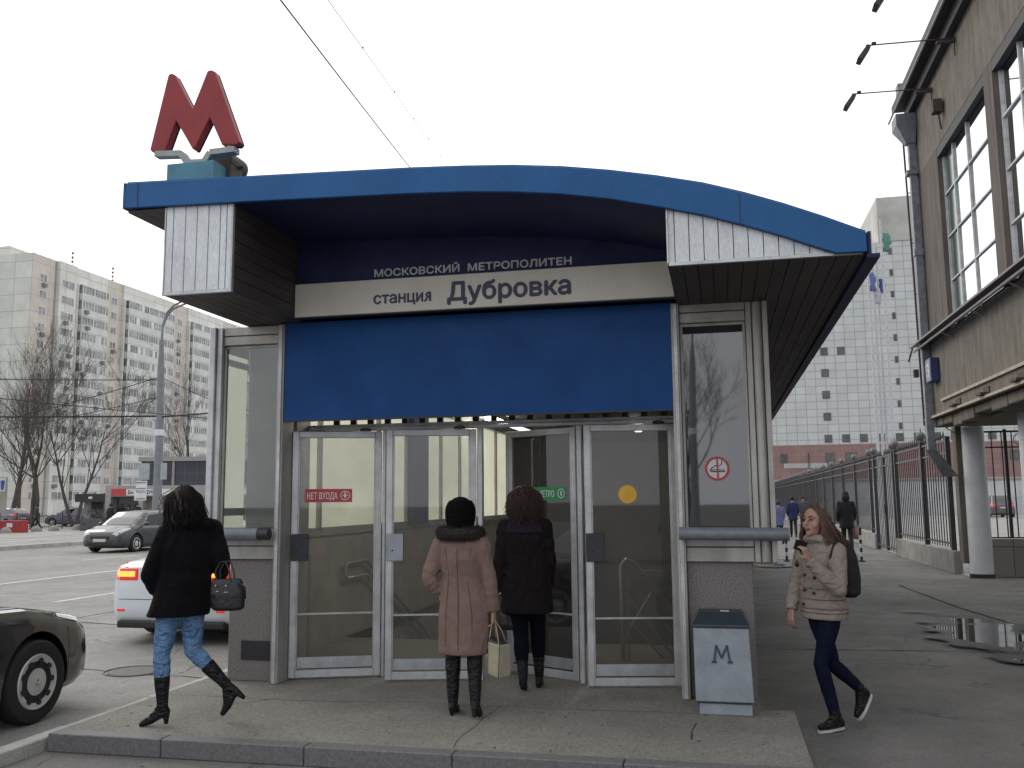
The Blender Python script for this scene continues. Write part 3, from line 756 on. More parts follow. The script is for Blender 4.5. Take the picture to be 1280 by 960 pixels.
# ================================================================== red letter sign on the roof
T = thing('metro_letter_sign', 'big red letter M on a grey bracket above the left roof end', 'sign', (-4.17, 6.62, 4.17))
Mp = [(-4.589, 4.627), (-4.565, 4.604), (-4.444, 4.6), (-4.35, 4.857), (-4.19, 4.596), (-4.168, 4.594), (-4.037, 4.853), (-3.919, 4.605), (-3.78, 4.592), (-3.759, 4.617), (-4.008, 5.257), (-4.038, 5.274), (-4.075, 5.272), (-4.204, 4.947), (-4.382, 5.271), (-4.413, 5.289), (-4.443, 5.278)]
b = MB(); b.prism([(p[0], p[1]) for p in Mp], 'y', 6.60, 6.675)
b.build('letter', mat('red_enamel', (0.31, 0.040, 0.044), (.24, .032, .035), spec=.3, rough=.45, nscale=3, grain=.08), T, bevel=.012, seg=2)
b = MB(); b.prism([(p[0], p[1]) for p in Mp], 'y', 6.677, 6.69); b.build('letter_back', M_dark, T)
b = MB()
APTS = [(-4.541, 4.588), (-4.301, 4.572), (-4.238, 4.483), (-4.082, 4.475), (-4.027, 4.553), (-3.801, 4.559)]
for i in range(len(APTS) - 1):
    a, c = Vector((APTS[i][0], 6.64, APTS[i][1])), Vector((APTS[i + 1][0], 6.64, APTS[i + 1][1]))
    d = (c - a).normalized(); n_ = Vector((-d.z, 0, d.x)) * .024
    b.prism([((a + n_).x, (a + n_).z), ((c + n_).x, (c + n_).z), ((c - n_).x, (c - n_).z), ((a - n_).x, (a - n_).z)], 'y', 6.60 - i * .0015, 6.68 + i * .0015)
b.tube([(-4.50, 6.64, 4.6), (-4.50, 6.64, 4.64)], .03, 8); b.tube([(-3.86, 6.64, 4.57), (-3.86, 6.64, 4.62)], .03, 8)
b.build('bracket', mat('grey_bracket', (.36, .37, .37), rough=.55, metal=.3), T)
b = MB(); b.box(-4.385, -3.955, 6.55, 6.75, 4.16, 4.462); b.build('base_box', mat('turquoise_paint', (0.06, 0.22, 0.30), (.05, .16, .21), rough=.5, nscale=5), T, bevel=.006)
b = MB(); b.tube([(-4.02, 6.78, 4.55), (-4.02, 7.05, 4.55)], .10, 20); b.box(-3.98, -3.92, 6.76, 6.95, 4.15, 4.5); b.tube([(-3.96, 6.9, 4.5), (-3.86, 6.86, 4.51)], .015, 8)
b.build('motor_drum', mat('rusty_drum', (.10, .075, .06), rough=.7), T)

# ================================================================== litter bin
T = thing('litter_bin', 'grey metal litter bin marked M beside the right granite plinth', 'litter bin', (-.02, 7.2, .12))
b = MB(); b.loft([[(-.225, 7.0, .215), (.185, 7.0, .215), (.185, 7.38, .215), (-.225, 7.38, .215)], [(-.228, 6.995, .735), (.165, 6.995, .735), (.165, 7.38, .735), (-.228, 7.38, .735)]])
M_bin = mat('bin_grey_paint', (.30, .335, .375), (.22, .25, .28), rough=.42, nscale=5, grain=.1, rvar=.1)
b.build('body', M_bin, T, bevel=.008)
b = MB(); b.box(-.20, .172, 7.02, 7.36, .122, .203); b.build('base', M_bin, T, bevel=.005)
b = MB(); b.box(-.215, .172, 7.01, 7.37, .203, .2145); b.build('seam', M_dark, T)
b = MB(); b.loft([[(-.238, 6.985, .737), (.175, 6.985, .737), (.175, 7.39, .737), (-.238, 7.39, .737)], [(-.238, 6.985, .757), (.175, 6.985, .757), (.175, 7.39, .757), (-.238, 7.39, .757)], [(-.185, 7.12, .835), (.125, 7.12, .835), (.13, 7.34, .835), (-.19, 7.34, .835)]])
b.build('lid', mat('bin_lid', (.035, .042, .058), rough=.4), T, bevel=.006)
b = MB(); b.prism([(-.03, .838), (.035, .838), (.03, .842), (-.03, .842)], 'y', 7.14, 7.17); b.build('label_plate', M_white_st, T)
lt = MB()
def stroke(b, a, c, w, y0=6.9905, y1=6.9955):
    a, c = Vector(a), Vector(c); d = (c - a).normalized(); n_ = Vector((-d.y, d.x)) * w / 2
    b.prism([tuple(a + n_), tuple(c + n_), tuple(c - n_), tuple(a - n_)], 'y', y0, y1)
for q, (a, c) in enumerate((((-.085, .50), (-.068, .615)), ((-.068, .615), (-.032, .525)), ((-.032, .525), (.008, .615)), ((.008, .615), (.026, .50)), ((-.103, .497), (-.067, .497)), ((.008, .497), (.046, .497)))):
    stroke(lt, a, c, .013, 6.9895 - q * .0003, 6.997)
lt.build('lettering', M_text_navy, T)
# ================================================================== corner building on the right
B = thing('corner_building', 'weathered grey concrete building with big mirrored windows on white round columns', 'building', (4.45, 13, 0))
M_conc_w = mat('weathered_concrete', (0.185, 0.162, 0.130), (0.100, 0.088, 0.070), rough=0.9, nscale=5, grain=0.22, gscale=40, bump=0.55, bscale=22, stretch=(1, 1, .25))
M_pier = mat('stained_pier', (0.15, 0.125, 0.105), (0.07, 0.058, 0.05), rough=0.9, nscale=6, stretch=(1, 1, .12), bump=.3)
M_dark_trim = mat('dark_trim', (0.035, 0.03, 0.03), rough=0.6, nscale=8)
M_rust = mat('rusty_iron', (0.10, 0.065, 0.055), (.05, .035, .03), rough=0.8, nscale=15)
M_board = mat('pale_board', (0.46, 0.39, 0.31), (.30, .25, .20), rough=0.7, nscale=8)
b = MB(); b.box(4.45, 4.8, 2, 21, 3.3, 4.86); b.build('spandrel_wall', M_conc_w, B)
b = MB(); b.box(4.45, 4.8, 2, 21, 8.56, 10.25); b.build('parapet_wall', M_conc_w, B)
b = MB(); b.box(4.801, 20, 20.7, 20.99, 3.3, 10.24); b.box(4.82, 20, 2, 20.69, 3.12, 3.3); b.build('slab', M_conc_w, B)
# crumbling lower edge
b = MB(); r_ = random.Random(11); y = 8.0
while y < 20.9:
    w = r_.uniform(.5, 1.1); y1 = min(y + w, 20.95); z0 = 3.08 + r_.uniform(-.05, .06)
    b.box(4.47 + r_.uniform(0, .03), 4.79, y, y1 - .01, z0, 3.298); y = y1
b.build('broken_edge', M_conc_w, B, bevel=.03)
b = MB(); b.box(4.47, 4.80, 19.05, 20.715, 4.865, 8.555) if False else None
b.box(4.45, 4.8, 19.02, 20.99, 4.862, 8.555)
b.build('pier', M_pier, B)
for y in (15.22, 11.3, 7.4):
    b = MB(); b.box(4.45, 4.8, y, y + .48, 4.97, 8.555); b.build('pier', M_pier, B)
b = MB(); b.box(4.28, 4.86, 2, 20.9, 8.40, 8.554); b.build('window_hood', M_dark_trim, B) if False else None
b = MB(); b.box(4.452, 4.62, 2, 19.01, 8.36, 8.55); b.build('window_hood', M_dark_trim, B)
b = MB(); b.prism([(4.12, 4.90), (4.46, 4.99), (4.46, 4.93), (4.12, 4.865)], 'y', 2, 21.15); b.build('ledge', mat('ledge_metal', (.13, .13, .14), rough=.4, metal=.5), B)
b = MB(); b.tube([(4.22, 2, 4.80), (4.22, 21.2, 4.80)], .025, 8)
y = 4
while y < 20.5: b.tube([(4.22, y, 4.80), (4.46, y + .1, 4.70)], .015, 6); y += 2.1
b.build('cable_pipe', mat('pale_pipe', (.42, .38, .36), rough=.5), B)
b = MB(); b.box(4.10, 4.5, 2, 21.2, 10.25, 10.30); b.box(4.08, 4.12, 2, 21.2, 10.23, 10.38); b.box(4.30, 4.45, 2, 21.0, 10.0, 10.25)
b.build('cornice', M_dark_trim, B)
b = MB(); b.tube([(4.02, 2, 10.1), (4.02, 21.3, 10.05)], .022, 8); b.build('cable_pipe', mat('pale_pipe', (.42, .38, .36)), B)
b = MB(); b.box(4.40, 4.448, 2, 21.1, 4.20, 4.25); b.build('trim_board', M_board, B) if False else None
b = MB(); b.box(4.405, 4.448, 2, 19.9, 3.58, 3.63); b.box(4.36, 4.44, 2, 21.4, 3.30, 3.345); b.build('trim_board', M_board, B)
y = 9.0
while y < 20:
    b = MB(); b.box(4.30, 4.428, y, y + .3, 3.36, 3.40); b.box(4.428, 4.449, y - .01, y + .35, 3.35, 3.50); b.build('bracket', M_rust, B); y += 1.9
# mirrored window bays
wm = D.materials.new('mirror_window'); wm.use_nodes = True
_b = wm.node_tree.nodes['Principled BSDF']; _b.inputs['Base Color'].default_value = (0.80, 0.82, 0.83, 1); _b.inputs['Metallic'].default_value = 1.0; _b.inputs['Roughness'].default_value = 0.03
wm2 = D.materials.new('greenish_window'); wm2.use_nodes = True
_b = wm2.node_tree.nodes['Principled BSDF']; _b.inputs['Base Color'].default_value = (0.30, 0.37, 0.34, 1); _b.inputs['Metallic'].default_value = 0.85; _b.inputs['Roughness'].default_value = 0.15
M_wframe = mat('window_frame_grey', (0.62, 0.62, 0.61), (.4, .4, .4), rough=.5)
for (y0, y1, first) in ((15.70, 19.02, True), (11.78, 15.22, False), (7.88, 11.3, False), (4.0, 7.4, False)):
    f = MB(); x0, x1 = 4.54, 4.60
    cols = [y0, y0 + (y1 - y0) * .36, y0 + (y1 - y0) * .72, y1 - .001] if not first else [y0, y0 + 1.55, y0 + 2.55, y1 - .001]
    rows = [4.99, 5.85, 6.72, 7.58, 8.36]
    for c in cols[1:-1]: f.box(x0, x1, c - .017, c + .017, 4.99, 8.36)
    f.box(x0, x1, y0, y0 + .05, 4.99, 8.36); f.box(x0, x1, y1 - .05, y1, 4.99, 8.36)
    for z in rows[1:-1]: f.box(x0 + .003, x1 - .003, y0 + .05, y1 - .05, z - .015, z + .015)
    F = f.build('window', M_wframe, B)
    r_ = random.Random(int(y0 * 10))
    for i in range(3):
        for j in range(4):
            g = MB(); k = r_.uniform(-.004, .004); t = r_.uniform(-.004, .004)
            a0, a1 = cols[i] + .03, cols[i + 1] - .03; z0, z1 = rows[j] + .02, rows[j + 1] - .02
            g.quad((4.575 + k, a0, z0), (4.575 - k, a1, z0), (4.575 - k + t, a1, z1), (4.575 + k + t, a0, z1))
            g.build('pane', wm2 if (first and i == 2 and True) else wm, F)
b = MB(); b.box(4.62, 4.66, 2, 20.7, 4.9, 8.5); b.build('window_backing', M_dark, B)
b = MB(); b.box(4.80, 20, 2, 20.7, 10.0, 10.24); b.build('roof', M_dark_trim, B)
# columns
for i, (x, y) in enumerate(((5.2, 21.15 - .25), (5.33, 17.55), (5.33, 14.2), (5.33, 10.9))):
    c = MB(); c.tube([(x, y, .07 if i else .0), (x, y, 3.12)], [.225, .215], 28)
    o = c.build('column', M_white, B, smooth=50)
    c = MB(); c.tube([(x, y, 0.0), (x, y, .10)], .24, 28); c.build('column_base', M_dark, o, smooth=50)
b = MB(); b.box(4.88, 5.0, 20.95, 21.25, 0.3, 3.2); b.build('corner_post', M_conc_w, B)
# downpipe with hopper, ladder of thin conduits
b = MB(); b.box(4.27, 4.42, 20.64, 20.78, 2.65, 9.3); b.box(4.25, 4.44, 20.62, 20.80, 6.8, 6.95); b.box(4.20, 4.44, 20.60, 20.82, 8.6, 8.7)
b.loft([[(4.23, 20.62, 9.3), (4.42, 20.62, 9.3), (4.42, 20.8, 9.3), (4.23, 20.8, 9.3)], [(4.02, 20.5, 9.7), (4.44, 20.5, 9.7), (4.44, 21.0, 9.7), (4.02, 21.0, 9.7)], [(4.02, 20.5, 9.95), (4.44, 20.5, 9.95), (4.44, 21.0, 9.95), (4.02, 21.0, 9.95)]])
b.box(4.15, 4.35, 20.75, 21.0, 10.4, 10.75)
b.loft([[(4.22, 20.62, 2.65), (4.43, 20.62, 2.65), (4.43, 20.8, 2.65), (4.22, 20.8, 2.65)], [(4.55, 20.8, 2.1), (4.85, 20.8, 2.1), (4.85, 20.98, 2.1), (4.55, 20.98, 2.1)]])
b.build('downpipe', mat('zinc_blue_grey', (.26, .27, .30), (.14, .145, .16), rough=.5, metal=.3, nscale=6), B, bevel=.01)
b = MB()
b.tube([(4.30, 21.3, 9.9), (4.34, 21.3, 6.5), (4.36, 21.3, 3.2)], .022, 6); b.tube([(4.44, 21.3, 9.9), (4.46, 21.3, 4.8)], .012, 6)
z = 3.8
while z < 9.9: b.tube([(4.33, 21.3, z), (4.62, 21.2, z)], .014, 5); z += 1.15
b.tube([(4.46, 21.3, 4.8), (4.38, 21.25, 4.4), (4.42, 21.28, 4.0), (4.6, 21.2, 3.6), (4.66, 21.1, 3.2), (4.95, 21.0, 2.95)], .012, 5)
b.box(4.20, 4.30, 21.2, 21.3, 4.25, 4.42); b.tube([(4.22, 21.3, 4.9), (4.12, 21.3, 4.6)], .02, 5)
b.build('conduit_ladder', M_rust, B)
# floodlights on long arms
for (y, z) in ((19.0, 9.83), (17.1, 9.92), (15.25, 9.95)):
    a = MB(); a.tube([(4.46, y, z - .02), (2.92, y, z + .02)], .013, 6); a.box(4.12, 4.44, y - .03, y + .03, z - .10, z - .05); a.tube([(4.42, y, z - .35), (4.42, y, z)], .012, 5)
    o = a.build('floodlight', M_rust, B)
    h = MB(); h.loft([[(2.93, y - .11, z + .0), (3.0, y - .11, z - .03), (3.0, y + .11, z - .03), (2.93, y + .11, z + .0)], [(2.74, y - .13, z - .26), (2.82, y - .13, z - .30), (2.82, y + .13, z - .30), (2.74, y + .13, z - .26)]])
    h.box(3.02, 3.10, y - .03, y + .03, z + .02, z + .07)
    h.build('lamp_head', M_dark, o, bevel=.012)
b = MB(); b.box(4.25, 4.42, 18.2, 18.4, 9.0, 9.25); b.tube([(4.36, 18.3, 9.0), (4.44, 18.5, 8.75)], .015, 5); b.build('junction_box', M_rust, B)
# house number box
b = MB(); b.box(4.28, 4.44, 20.0, 20.45, 4.02, 4.5); nb = b.build('number_box', mat('number_blue', (.03, .05, .15), rough=.4), B, bevel=.008)
b = MB(); b.box(4.276, 4.279, 20.03, 20.42, 4.05, 4.47); b.build('number_face', mat('number_face', (.10, .14, .22), rough=.35), nb)
text('lettering', '13', M_white_st, nb, (4.272, 20.38, 4.12), width=.27, height=.27, rot=(math.pi / 2, 0, -math.pi / 2), bold=.01)

# courtyard behind the fence
tag((lambda b: b.quad((5.02, 21.2, .012), (90, 21.2, .012), (90, 139, .012), (5.02, 139, .012)))(MB()).build('courtyard', asphalt_mat('yard_paving', (.30, .29, .28), (.25, .24, .23), crack=.2)), kind='structure')
YW = thing('courtyard_wall', 'pale panel wall across the far side of the courtyard behind the railings', 'wall', (30, 96, 0))
b = MB(); b.box(9, 75, 96, 96.4, 0, 3.3); b.build('wall_panels', tile_mat('pale_wall', (.45, .47, .48), (.3, .3, .3), 2.4, 1.6), YW)
b = MB(); b.box(8.9, 75.1, 95.9, 96.5, 3.3, 3.45); b.build('coping', M_concrete, YW)

# ================================================================== iron fence along the pavement
M_iron = mat('black_iron', (0.022, 0.022, 0.024), (.05, .05, .052), rough=.45, nscale=10, rvar=.1)
M_iron_g = mat('grey_iron', (0.16, 0.16, 0.165), (.09, .09, .095), rough=.5, nscale=10)
Fn = thing('iron_fence', 'long black iron railing with spear tips and ball finials on a low concrete plinth', 'fence', (5.0, 22, 0))
b = MB(); b.box(4.92, 5.10, 22.0, 28.75, 0.0, .50); b.build('plinth', M_concrete, Fn, bevel=.01, seg=1)
b = MB(); b.box(4.92, 5.10, 32.5, 125, 0.0, .50); b.build('plinth', M_concrete, Fn, bevel=.01, seg=1)
def panel(y0, y1, zb, zt, name='railing_panel', step=.25, nn=4):
    b = MB(); n = max(1, round((y1 - y0) / step)); s = (y1 - y0) / n
    for k in range(1, n):
        y = y0 + k * s
        b.box(4.99, 5.012, y - .009, y + .009, zb - .08, zt + .06)
    b.box(4.98, 5.02, y0, y1, zb, zb + .04); b.box(4.98, 5.02, y0, y1, zt - .30, zt - .26); b.box(4.978, 5.022, y0, y1, zt - .02, zt + .02)
    if nn: 
        for k in range(1, n):
            y = y0 + k * s; b.tube([(5.0, y, zt + .05), (5.0, y, zt + .10), (5.0, y, zt + .24)], [.014, .034, .003], nn, cap=False)
    return b.build(name, M_iron, Fn)
def post(y, ball=True, w=.05):
    b = MB(); b.box(5.0 - w, 5.0 + w, y - w, y + w, .0, 3.02); o = b.build('post', M_iron, Fn)
    if ball:
        b = MB(); b.tube([(5, y, 3.02), (5, y, 3.06), (5, y, 3.09)], [.06, .04, .04], 8); b.ball((5, y, 3.2), .12, 12, 8); b.tube([(5, y, 3.3), (5, y, 3.42)], [.02, .004], 6)
        b.build('finial', M_iron_g, o, smooth=True)
ys_ = [22.25, 24.95, 28.55, 28.95, 32.35, 33.3] + [33.3 + 3.6 * k for k in range(1, 26)]
for y in ys_: post(y, ball=(y > 24.9))
for i in range(len(ys_) - 1):
    y0, y1 = ys_[i], ys_[i + 1]
    if y1 - y0 < .5 or (y0 > 28.9 and y0 < 32.3): continue
    panel(y0 + .05, y1 - .05, .62, 2.93, nn=(4 if y0 < 60 else 3))
panel(29.02, 30.6, .15, 2.93, 'gate_leaf'); panel(30.7, 32.28, .15, 2.93, 'gate_leaf')
b = MB(); b.box(4.97, 5.03, 30.58, 30.72, .05, 2.98); b.box(4.93, 4.97, 30.5, 30.8, 1.2, 1.45); b.build('gate_lock', M_iron, Fn)
# railing between the columns
G = thing('courtyard_gate', 'black railing with ring ornaments on a tiled wall beside the white column', 'gate', (6.8, 21.45, 0))
b = MB(); b.box(5.42, 14, 21.4, 21.6, 0, .78); b.build('tiled_wall', tile_mat('wall_tiles', (.30, .27, .245), (.12, .11, .1), .42, .62, .012), G)
b = MB(); x = 5.5
while x < 14: b.box(x, x + .022, 21.49, 21.512, .79, 3.05); x += .2
b.box(5.42, 14, 21.48, 21.52, 3.03, 3.07); b.box(5.42, 14, 21.48, 21.52, 2.70, 2.73); b.box(5.42, 14, 21.48, 21.52, .79, .82)
b.build('railing', M_iron, G)
b = MB()
for x in (6.3, 7.2, 8.1):
    P = [(x + .16 * math.cos(a), 21.47, 2.88 + .13 * math.sin(a)) for a in [2 * math.pi * k / 20 for k in range(21)]]
    b.tube(P, .01, 5, cap=False)
b.build('ring', M_iron_g, G)
b = MB(); b.box(5.95, 6.01, 21.47, 21.53, .79, 3.1); b.build('post', M_iron, G)

# striped bollards
for i, (x, y) in enumerate(((3.57, 26.0), (1.68, 26.0))):
    T = thing('bollard', ['black and white striped bollard on the pavement behind the woman with the backpack', 'striped bollard standing next to the kiosk corner column'][i], 'bollard', (x, y, 0), 'striped bollards across the pavement')
    b = MB(); b.tube([(x, y, 0), (x, y, .88)], .035, 12); b.ball((x, y, .88), (.035, .035, .02), 10, 5); b.build('pole', M_dark, T, smooth=50)
    b = MB()
    for z in (.14, .36, .58): b.tube([(x, y, z), (x, y, z + .11)], .0365, 12)
    b.build('white_band', M_white, T, smooth=50)
    b = MB(); b.tube([(x, y, 0), (x, y, .03)], .09, 12); b.build('foot', M_dark, T)

# flag poles
M_pole = mat('flagpole_white', (.50, .51, .54), rough=.4)
fl = [('pale green flag', (.10, .25, .22), 14.55, 24.2, 1.6, 1.0), ('blue and white flag', (.12, .16, .38), 13.2, 20.9, 1.6, .7), ('white flag', (.5, .5, .55), 13.8, 19.6, 1.4, .6), ('blue flag', (.06, .10, .30), 14.2, 20.4, 1.2, .6)]
for i, (x, top) in enumerate(((14.30, 25.5), (13.10, 22.2), (13.55, 24.7), (13.95, 23.5))):
    y = 82 + i * .3
    T = thing('flagpole', ['tall white flagpole with a pale green flag at its top', 'leftmost of the four white flagpoles with a limp blue flag', 'second white flagpole from the left before the tiled tower', 'third white flagpole from the left with a drooping flag'][i], 'flagpole', (x, y, 0), 'white flagpoles before the tiled tower')
    b = MB(); b.tube([(x, y, 0), (x, y, top)], [.15, .09], 10); b.build('pole', M_pole, T, smooth=50)
    nm, c, fx, fz, fw, fh = fl[i]
    b = MB(); r_ = random.Random(i + 40); n = 7; rings = []
    for k in range(n):
        z = fz - fw * k / (n - 1); w = (fh * .35) * (1 - abs(k / (n - 1) - .45)) + .1
        rings.append([(x + .12 + w * (1 + math.cos(a)) * .8 + r_.uniform(-.08, .08), y + math.sin(a) * w * .35, z + r_.uniform(-.1, .1)) for a in [2 * math.pi * q / 8 for q in range(8)]])
    b.loft(rings); b.build('flag', mat(nm.replace(' ', '_'), c, rough=.8), T, smooth=True)

# ================================================================== tiled tower in the distance, right
Tw = thing('tiled_tower', 'tall pale tiled office tower on a red and white base behind the fence', 'building', (20, 140, 0))
M_tile = tile_mat('pale_tile', (.50, .52, .51), (.27, .28, .28), 1.45, 1.12, .05, nz_amt=.06)
b = MB(); b.box(-12, 75, 140, 160, 9.41, 38.9); b.build('tiled_body', M_tile, Tw)
b = MB(); b.box(24.0, 75, 139.9, 160, 38.95, 45.6); b.build('upper_block', mat('beige_render', (.50, .49, .46), rough=.8, nscale=.3), Tw)
b = MB(); b.box(-12, 75, 139.85, 160, 0, 9.4); b.build('red_base', tile_mat('red_tile', (.26, .155, .14), (.18, .11, .10), 1.4, .7, .03), Tw)
b = MB(); b.box(9.2, 15.2, 139.78, 139.84, 6.05, 6.75); b.box(5.0, 75, 139.78, 139.84, 3.2, 4.4); b.build('pale_band', mat('pale_band', (.45, .45, .44), rough=.7), Tw)
M_pane_far = mat('far_window_glass', (.055, .055, .055), (.12, .12, .115), rough=.15, nscale=.8)
M_fr_far = mat('far_window_frame', (.13, .12, .11), rough=.6)
def farwin(x, z, w=1.05, h=1.15, y=139.98):
    b = MB(); b.box(x - w / 2, x + w / 2, y - .06, y, z - h / 2, z + h / 2); f = b.build('window', M_fr_far, Tw)
    b = MB(); b.box(x - w / 2 + .1, x - .05, y - .09, y - .061, z - h / 2 + .1, z + h / 2 - .1); b.box(x + .05, x + w / 2 - .1, y - .09, y - .061, z - h / 2 + .1, z + h / 2 - .1); b.build('pane', M_pane_far, f)
for k in range(5): farwin(15.6, 10.25 + 3.2 * k)
farwin(17.95, 10.25 + 12.8)
for k in range(1, 10): farwin(15.6 + 2.42 * k, 10.25)
for k in range(9): farwin(25.5, 10.25 + 3.2 * k + 1.6, .45, .95)
for x, w in ((9.3, 1.0), (15.7, 1.3), (18.6, 1.6), (40, 1.2), (42, 1.2), (44.5, 1.2), (48, 1.2), (52, 1.2)): farwin(x, 7.5, w, 1.4, y=139.83)
b = MB(); b.tube([(12.7, 139.6, 3.0), (12.7, 139.6, 8.2)], .06, 6); b.build('rod', M_dark, Tw)

# ================================================================== apartment block across the road
A = thing('apartment_block', 'long fifteen storey panel apartment block with glazed balconies beyond the bare trees', 'apartment block', (-110, 165, 0))
M_gr = tile_mat('panel_grey_green', (.58, .59, .54), (.32, .32, .30), 3.3, 2.8, .05, axis='XZ', nz_amt=.1)
M_gr_y = tile_mat('panel_grey_side', (.66, .66, .61), (.36, .36, .33), 3.3, 2.8, .05, axis='YZ', nz_amt=.08)
M_pk_y = tile_mat('panel_pink_side', (.58, .52, .46), (.36, .32, .29), 4.7, 2.8, .05, axis='YZ', nz_amt=.08)
XF = -110.0; Y0 = 128.0; ZT = 43.4
b = MB(); b.box(XF - 15, XF - .01, Y0, Y0 + 96, 0, ZT); b.build('block_wall', M_gr, A)
for q in ((XF - 15.02, XF - 5.5, Y0 + 1, Y0 + 12), (XF - 9, XF - 5, Y0 + 22, Y0 + 27), (XF - 9, XF - 5, Y0 + 50, Y0 + 55)):
    b = MB(); b.box(*q, ZT + .01, ZT + 1.8); b.build('roof_hut', M_gr_y, A)
segs = [('p', .0, 5.3), ('g', 5.3, 10.4), ('G', 10.4, 19.0), ('p', 19.0, 23.7), ('G', 23.7, 40.2), ('p', 40.2, 45.8), ('G', 45.8, 60.2), ('p', 60.2, 65.5), ('G', 65.5, 80), ('p', 80, 96)]
M_wf = mat('white_window_frame', (.75, .76, .76), rough=.5, nscale=.5)
M_wg = mat('curtained_glass', (.11, .115, .12), (.42, .43, .42), rough=.25, nscale=.55, amount=1.0)
M_bal = mat('balcony_panel', (.70, .70, .66), (.56, .57, .54), rough=.7, nscale=.4)
M_ac = mat('air_conditioner', (.22, .22, .21), rough=.6)
r_ = random.Random(21); nac = 0
for kind, s0, s1 in segs:
    y0, y1 = Y0 + s0, Y0 + s1
    if kind == 'p':
        b = MB(); b.box(XF - .009, XF + .05, y0 + .02, y1 - .02, 0, ZT); b.build('pink_panel', M_pk_y, A); xf = XF + .05
        w0, w1 = (y0 + y1) / 2 - .85, (y0 + y1) / 2 + .85
    elif kind == 'g':
        b = MB(); b.box(XF - .009, XF + .7, y0 + .5, y1 - .3, 0, ZT); b.build('bay_panel', M_gr_y, A); xf = XF + .7
        w0, w1 = y0 + 1.1, y1 - .9
    else:
        b = MB(); b.box(XF - .009, XF + .25, y0, y1, ZT - 2.9, ZT); b.box(XF - .009, XF + .6, y0, y0 + .5, 0, ZT - 2.9); b.box(XF - .009, XF + .6, y1 - .5, y1, 0, ZT - 2.9); b.build('bay_panel', M_gr_y, A)
        xf = XF + 1.1; w0, w1 = y0 + .8, y1 - .6
    for fl_ in range(14):
        zb = ZT - 2.95 - 2.8 * fl_ - 1.55
        if s0 > 62 and fl_ > 3: continue
        if kind == 'G':
            b = MB(); b.box(XF - .008, xf, w0, w1, zb - 1.15, zb); b.box(XF - .008, xf - .05, w0, w1, zb + 1.5, zb + 1.62); b.build('balcony', M_bal, A) if s0 < 62 else None
            f = MB(); f.mi = 1; f.box(XF, xf - .05, w0 + .05, w1 - .05, zb + .02, zb + 1.48); f.mi = 0
            n = int((w1 - w0) / .78); xa, xb = xf - .05, xf + .0
            f.box(xa, xb, w0, w1, zb + .01, zb + .10); f.box(xa, xb, w0, w1, zb + 1.42, zb + 1.5)
            for k in range(n + 1):
                y = w0 + (w1 - w0 - .09) * k / n; ww = .09 if k % 4 else .22
                f.box(xa, xb, y, min(y + ww, w1), zb + .101, zb + 1.419)
                if r_.random() < .12: f.box(xa, xb - .01, y + .09, min(y + .76, w1), zb + .101, zb + 1.419)
            f.build('window', [M_wf, M_wg], A)
        else:
            h = 1.45
            f = MB(); f.mi = 1; f.box(xf, xf + .02, w0 + .06, w1 - .06, zb + .06, zb + h - .06); f.mi = 0
            f.box(xf, xf + .05, w0, w0 + .1, zb, zb + h); f.box(xf, xf + .05, w1 - .1, w1, zb, zb + h); f.box(xf, xf + .05, w0 + .1, w1 - .1, zb, zb + .1); f.box(xf, xf + .05, w0 + .1, w1 - .1, zb + h - .1, zb + h)
            f.box(xf, xf + .05, (w0 + w1) / 2 - .06, (w0 + w1) / 2 + .06, zb + .1, zb + h - .1)
            if kind == 'g': f.box(xf, xf + .05, w0 + (w1 - w0) * .75, w0 + (w1 - w0) * .75 + .1, zb + .1, zb + h - .1)
            f.build('window', [M_wf, M_wg], A)
        if r_.random() < .32 and nac < 34:
            nac += 1; y = r_.uniform(w0, w1 - .9); b = MB(); b.box(xf + .05, xf + .45, y, y + .85, zb - .75, zb - .15); b.build('air_conditioner', M_ac, A)
for i, y in enumerate((Y0 + 14.5, Y0 + 26)):
    b = MB(); b.tube([(XF - 4, y, ZT), (XF - 4, y, ZT + 5.0)], .05, 5); b.box(XF - 4.9, XF - 3.1, y - .9, y + .9, ZT + .6, ZT + .75)
    for z in (1.4, 2.2, 3.0, 3.8): b.box(XF - 4.15, XF - 3.85, y - .14, y + .14, ZT + z, ZT + z + .35)
    b.build('antenna', mat('antenna_red', (.28, .07, .06), rough=.6), A)

# ================================================================== shops and low buildings across the tram paving
Sh = thing('shop_pavilion', 'low pale shop pavilion with red and white sign strip beyond the grey car', 'shop', (-35, 54.5, 0))
M_shop = mat('shop_grey', (.34, .33, .32), (.26, .25, .25), rough=.7, nscale=.8)
ax = Vector((-38.95, 53.15)); dx = Vector((.976, .218)).normalized(); nx = Vector((dx.y, -dx.x))
def shp(b, a0, a1, d0, d1, z0, z1):
    P = [ax + dx * a0 + nx * d0, ax + dx * a1 + nx * d0, ax + dx * a1 + nx * d1, ax + dx * a0 + nx * d1]
    b.prism([tuple(p) for p in P], 'z', z0, z1)
b = MB(); shp(b, 0, 12, -4, -.4, .0, 2.75); b.build('shop_wall', mat('shop_wall_tan', (.33, .29, .26), rough=.8, nscale=.7), Sh)
b = MB(); shp(b, 0, 12, -.5, .35, 2.18, 2.88); shp(b, 0, .35, -.39, .34, 0, 2.17); shp(b, 2.15, 2.45, -.39, .34, 0, 2.17); shp(b, 3.35, 3.55, -.39, .34, 2.0, 2.17); shp(b, 6.0, 6.4, -.39, .34, 0, 2.17); shp(b, 9.2, 9.5, -.39, .34, 0, 2.17); b.build('canopy', M_shop, Sh)
for q in ((.4, 1.35), (6.65, 7.1)):
    b = MB(); shp(b, q[0], q[1], .352, .40, 2.24, 2.68); b.build('red_sign', M_red_st, Sh)
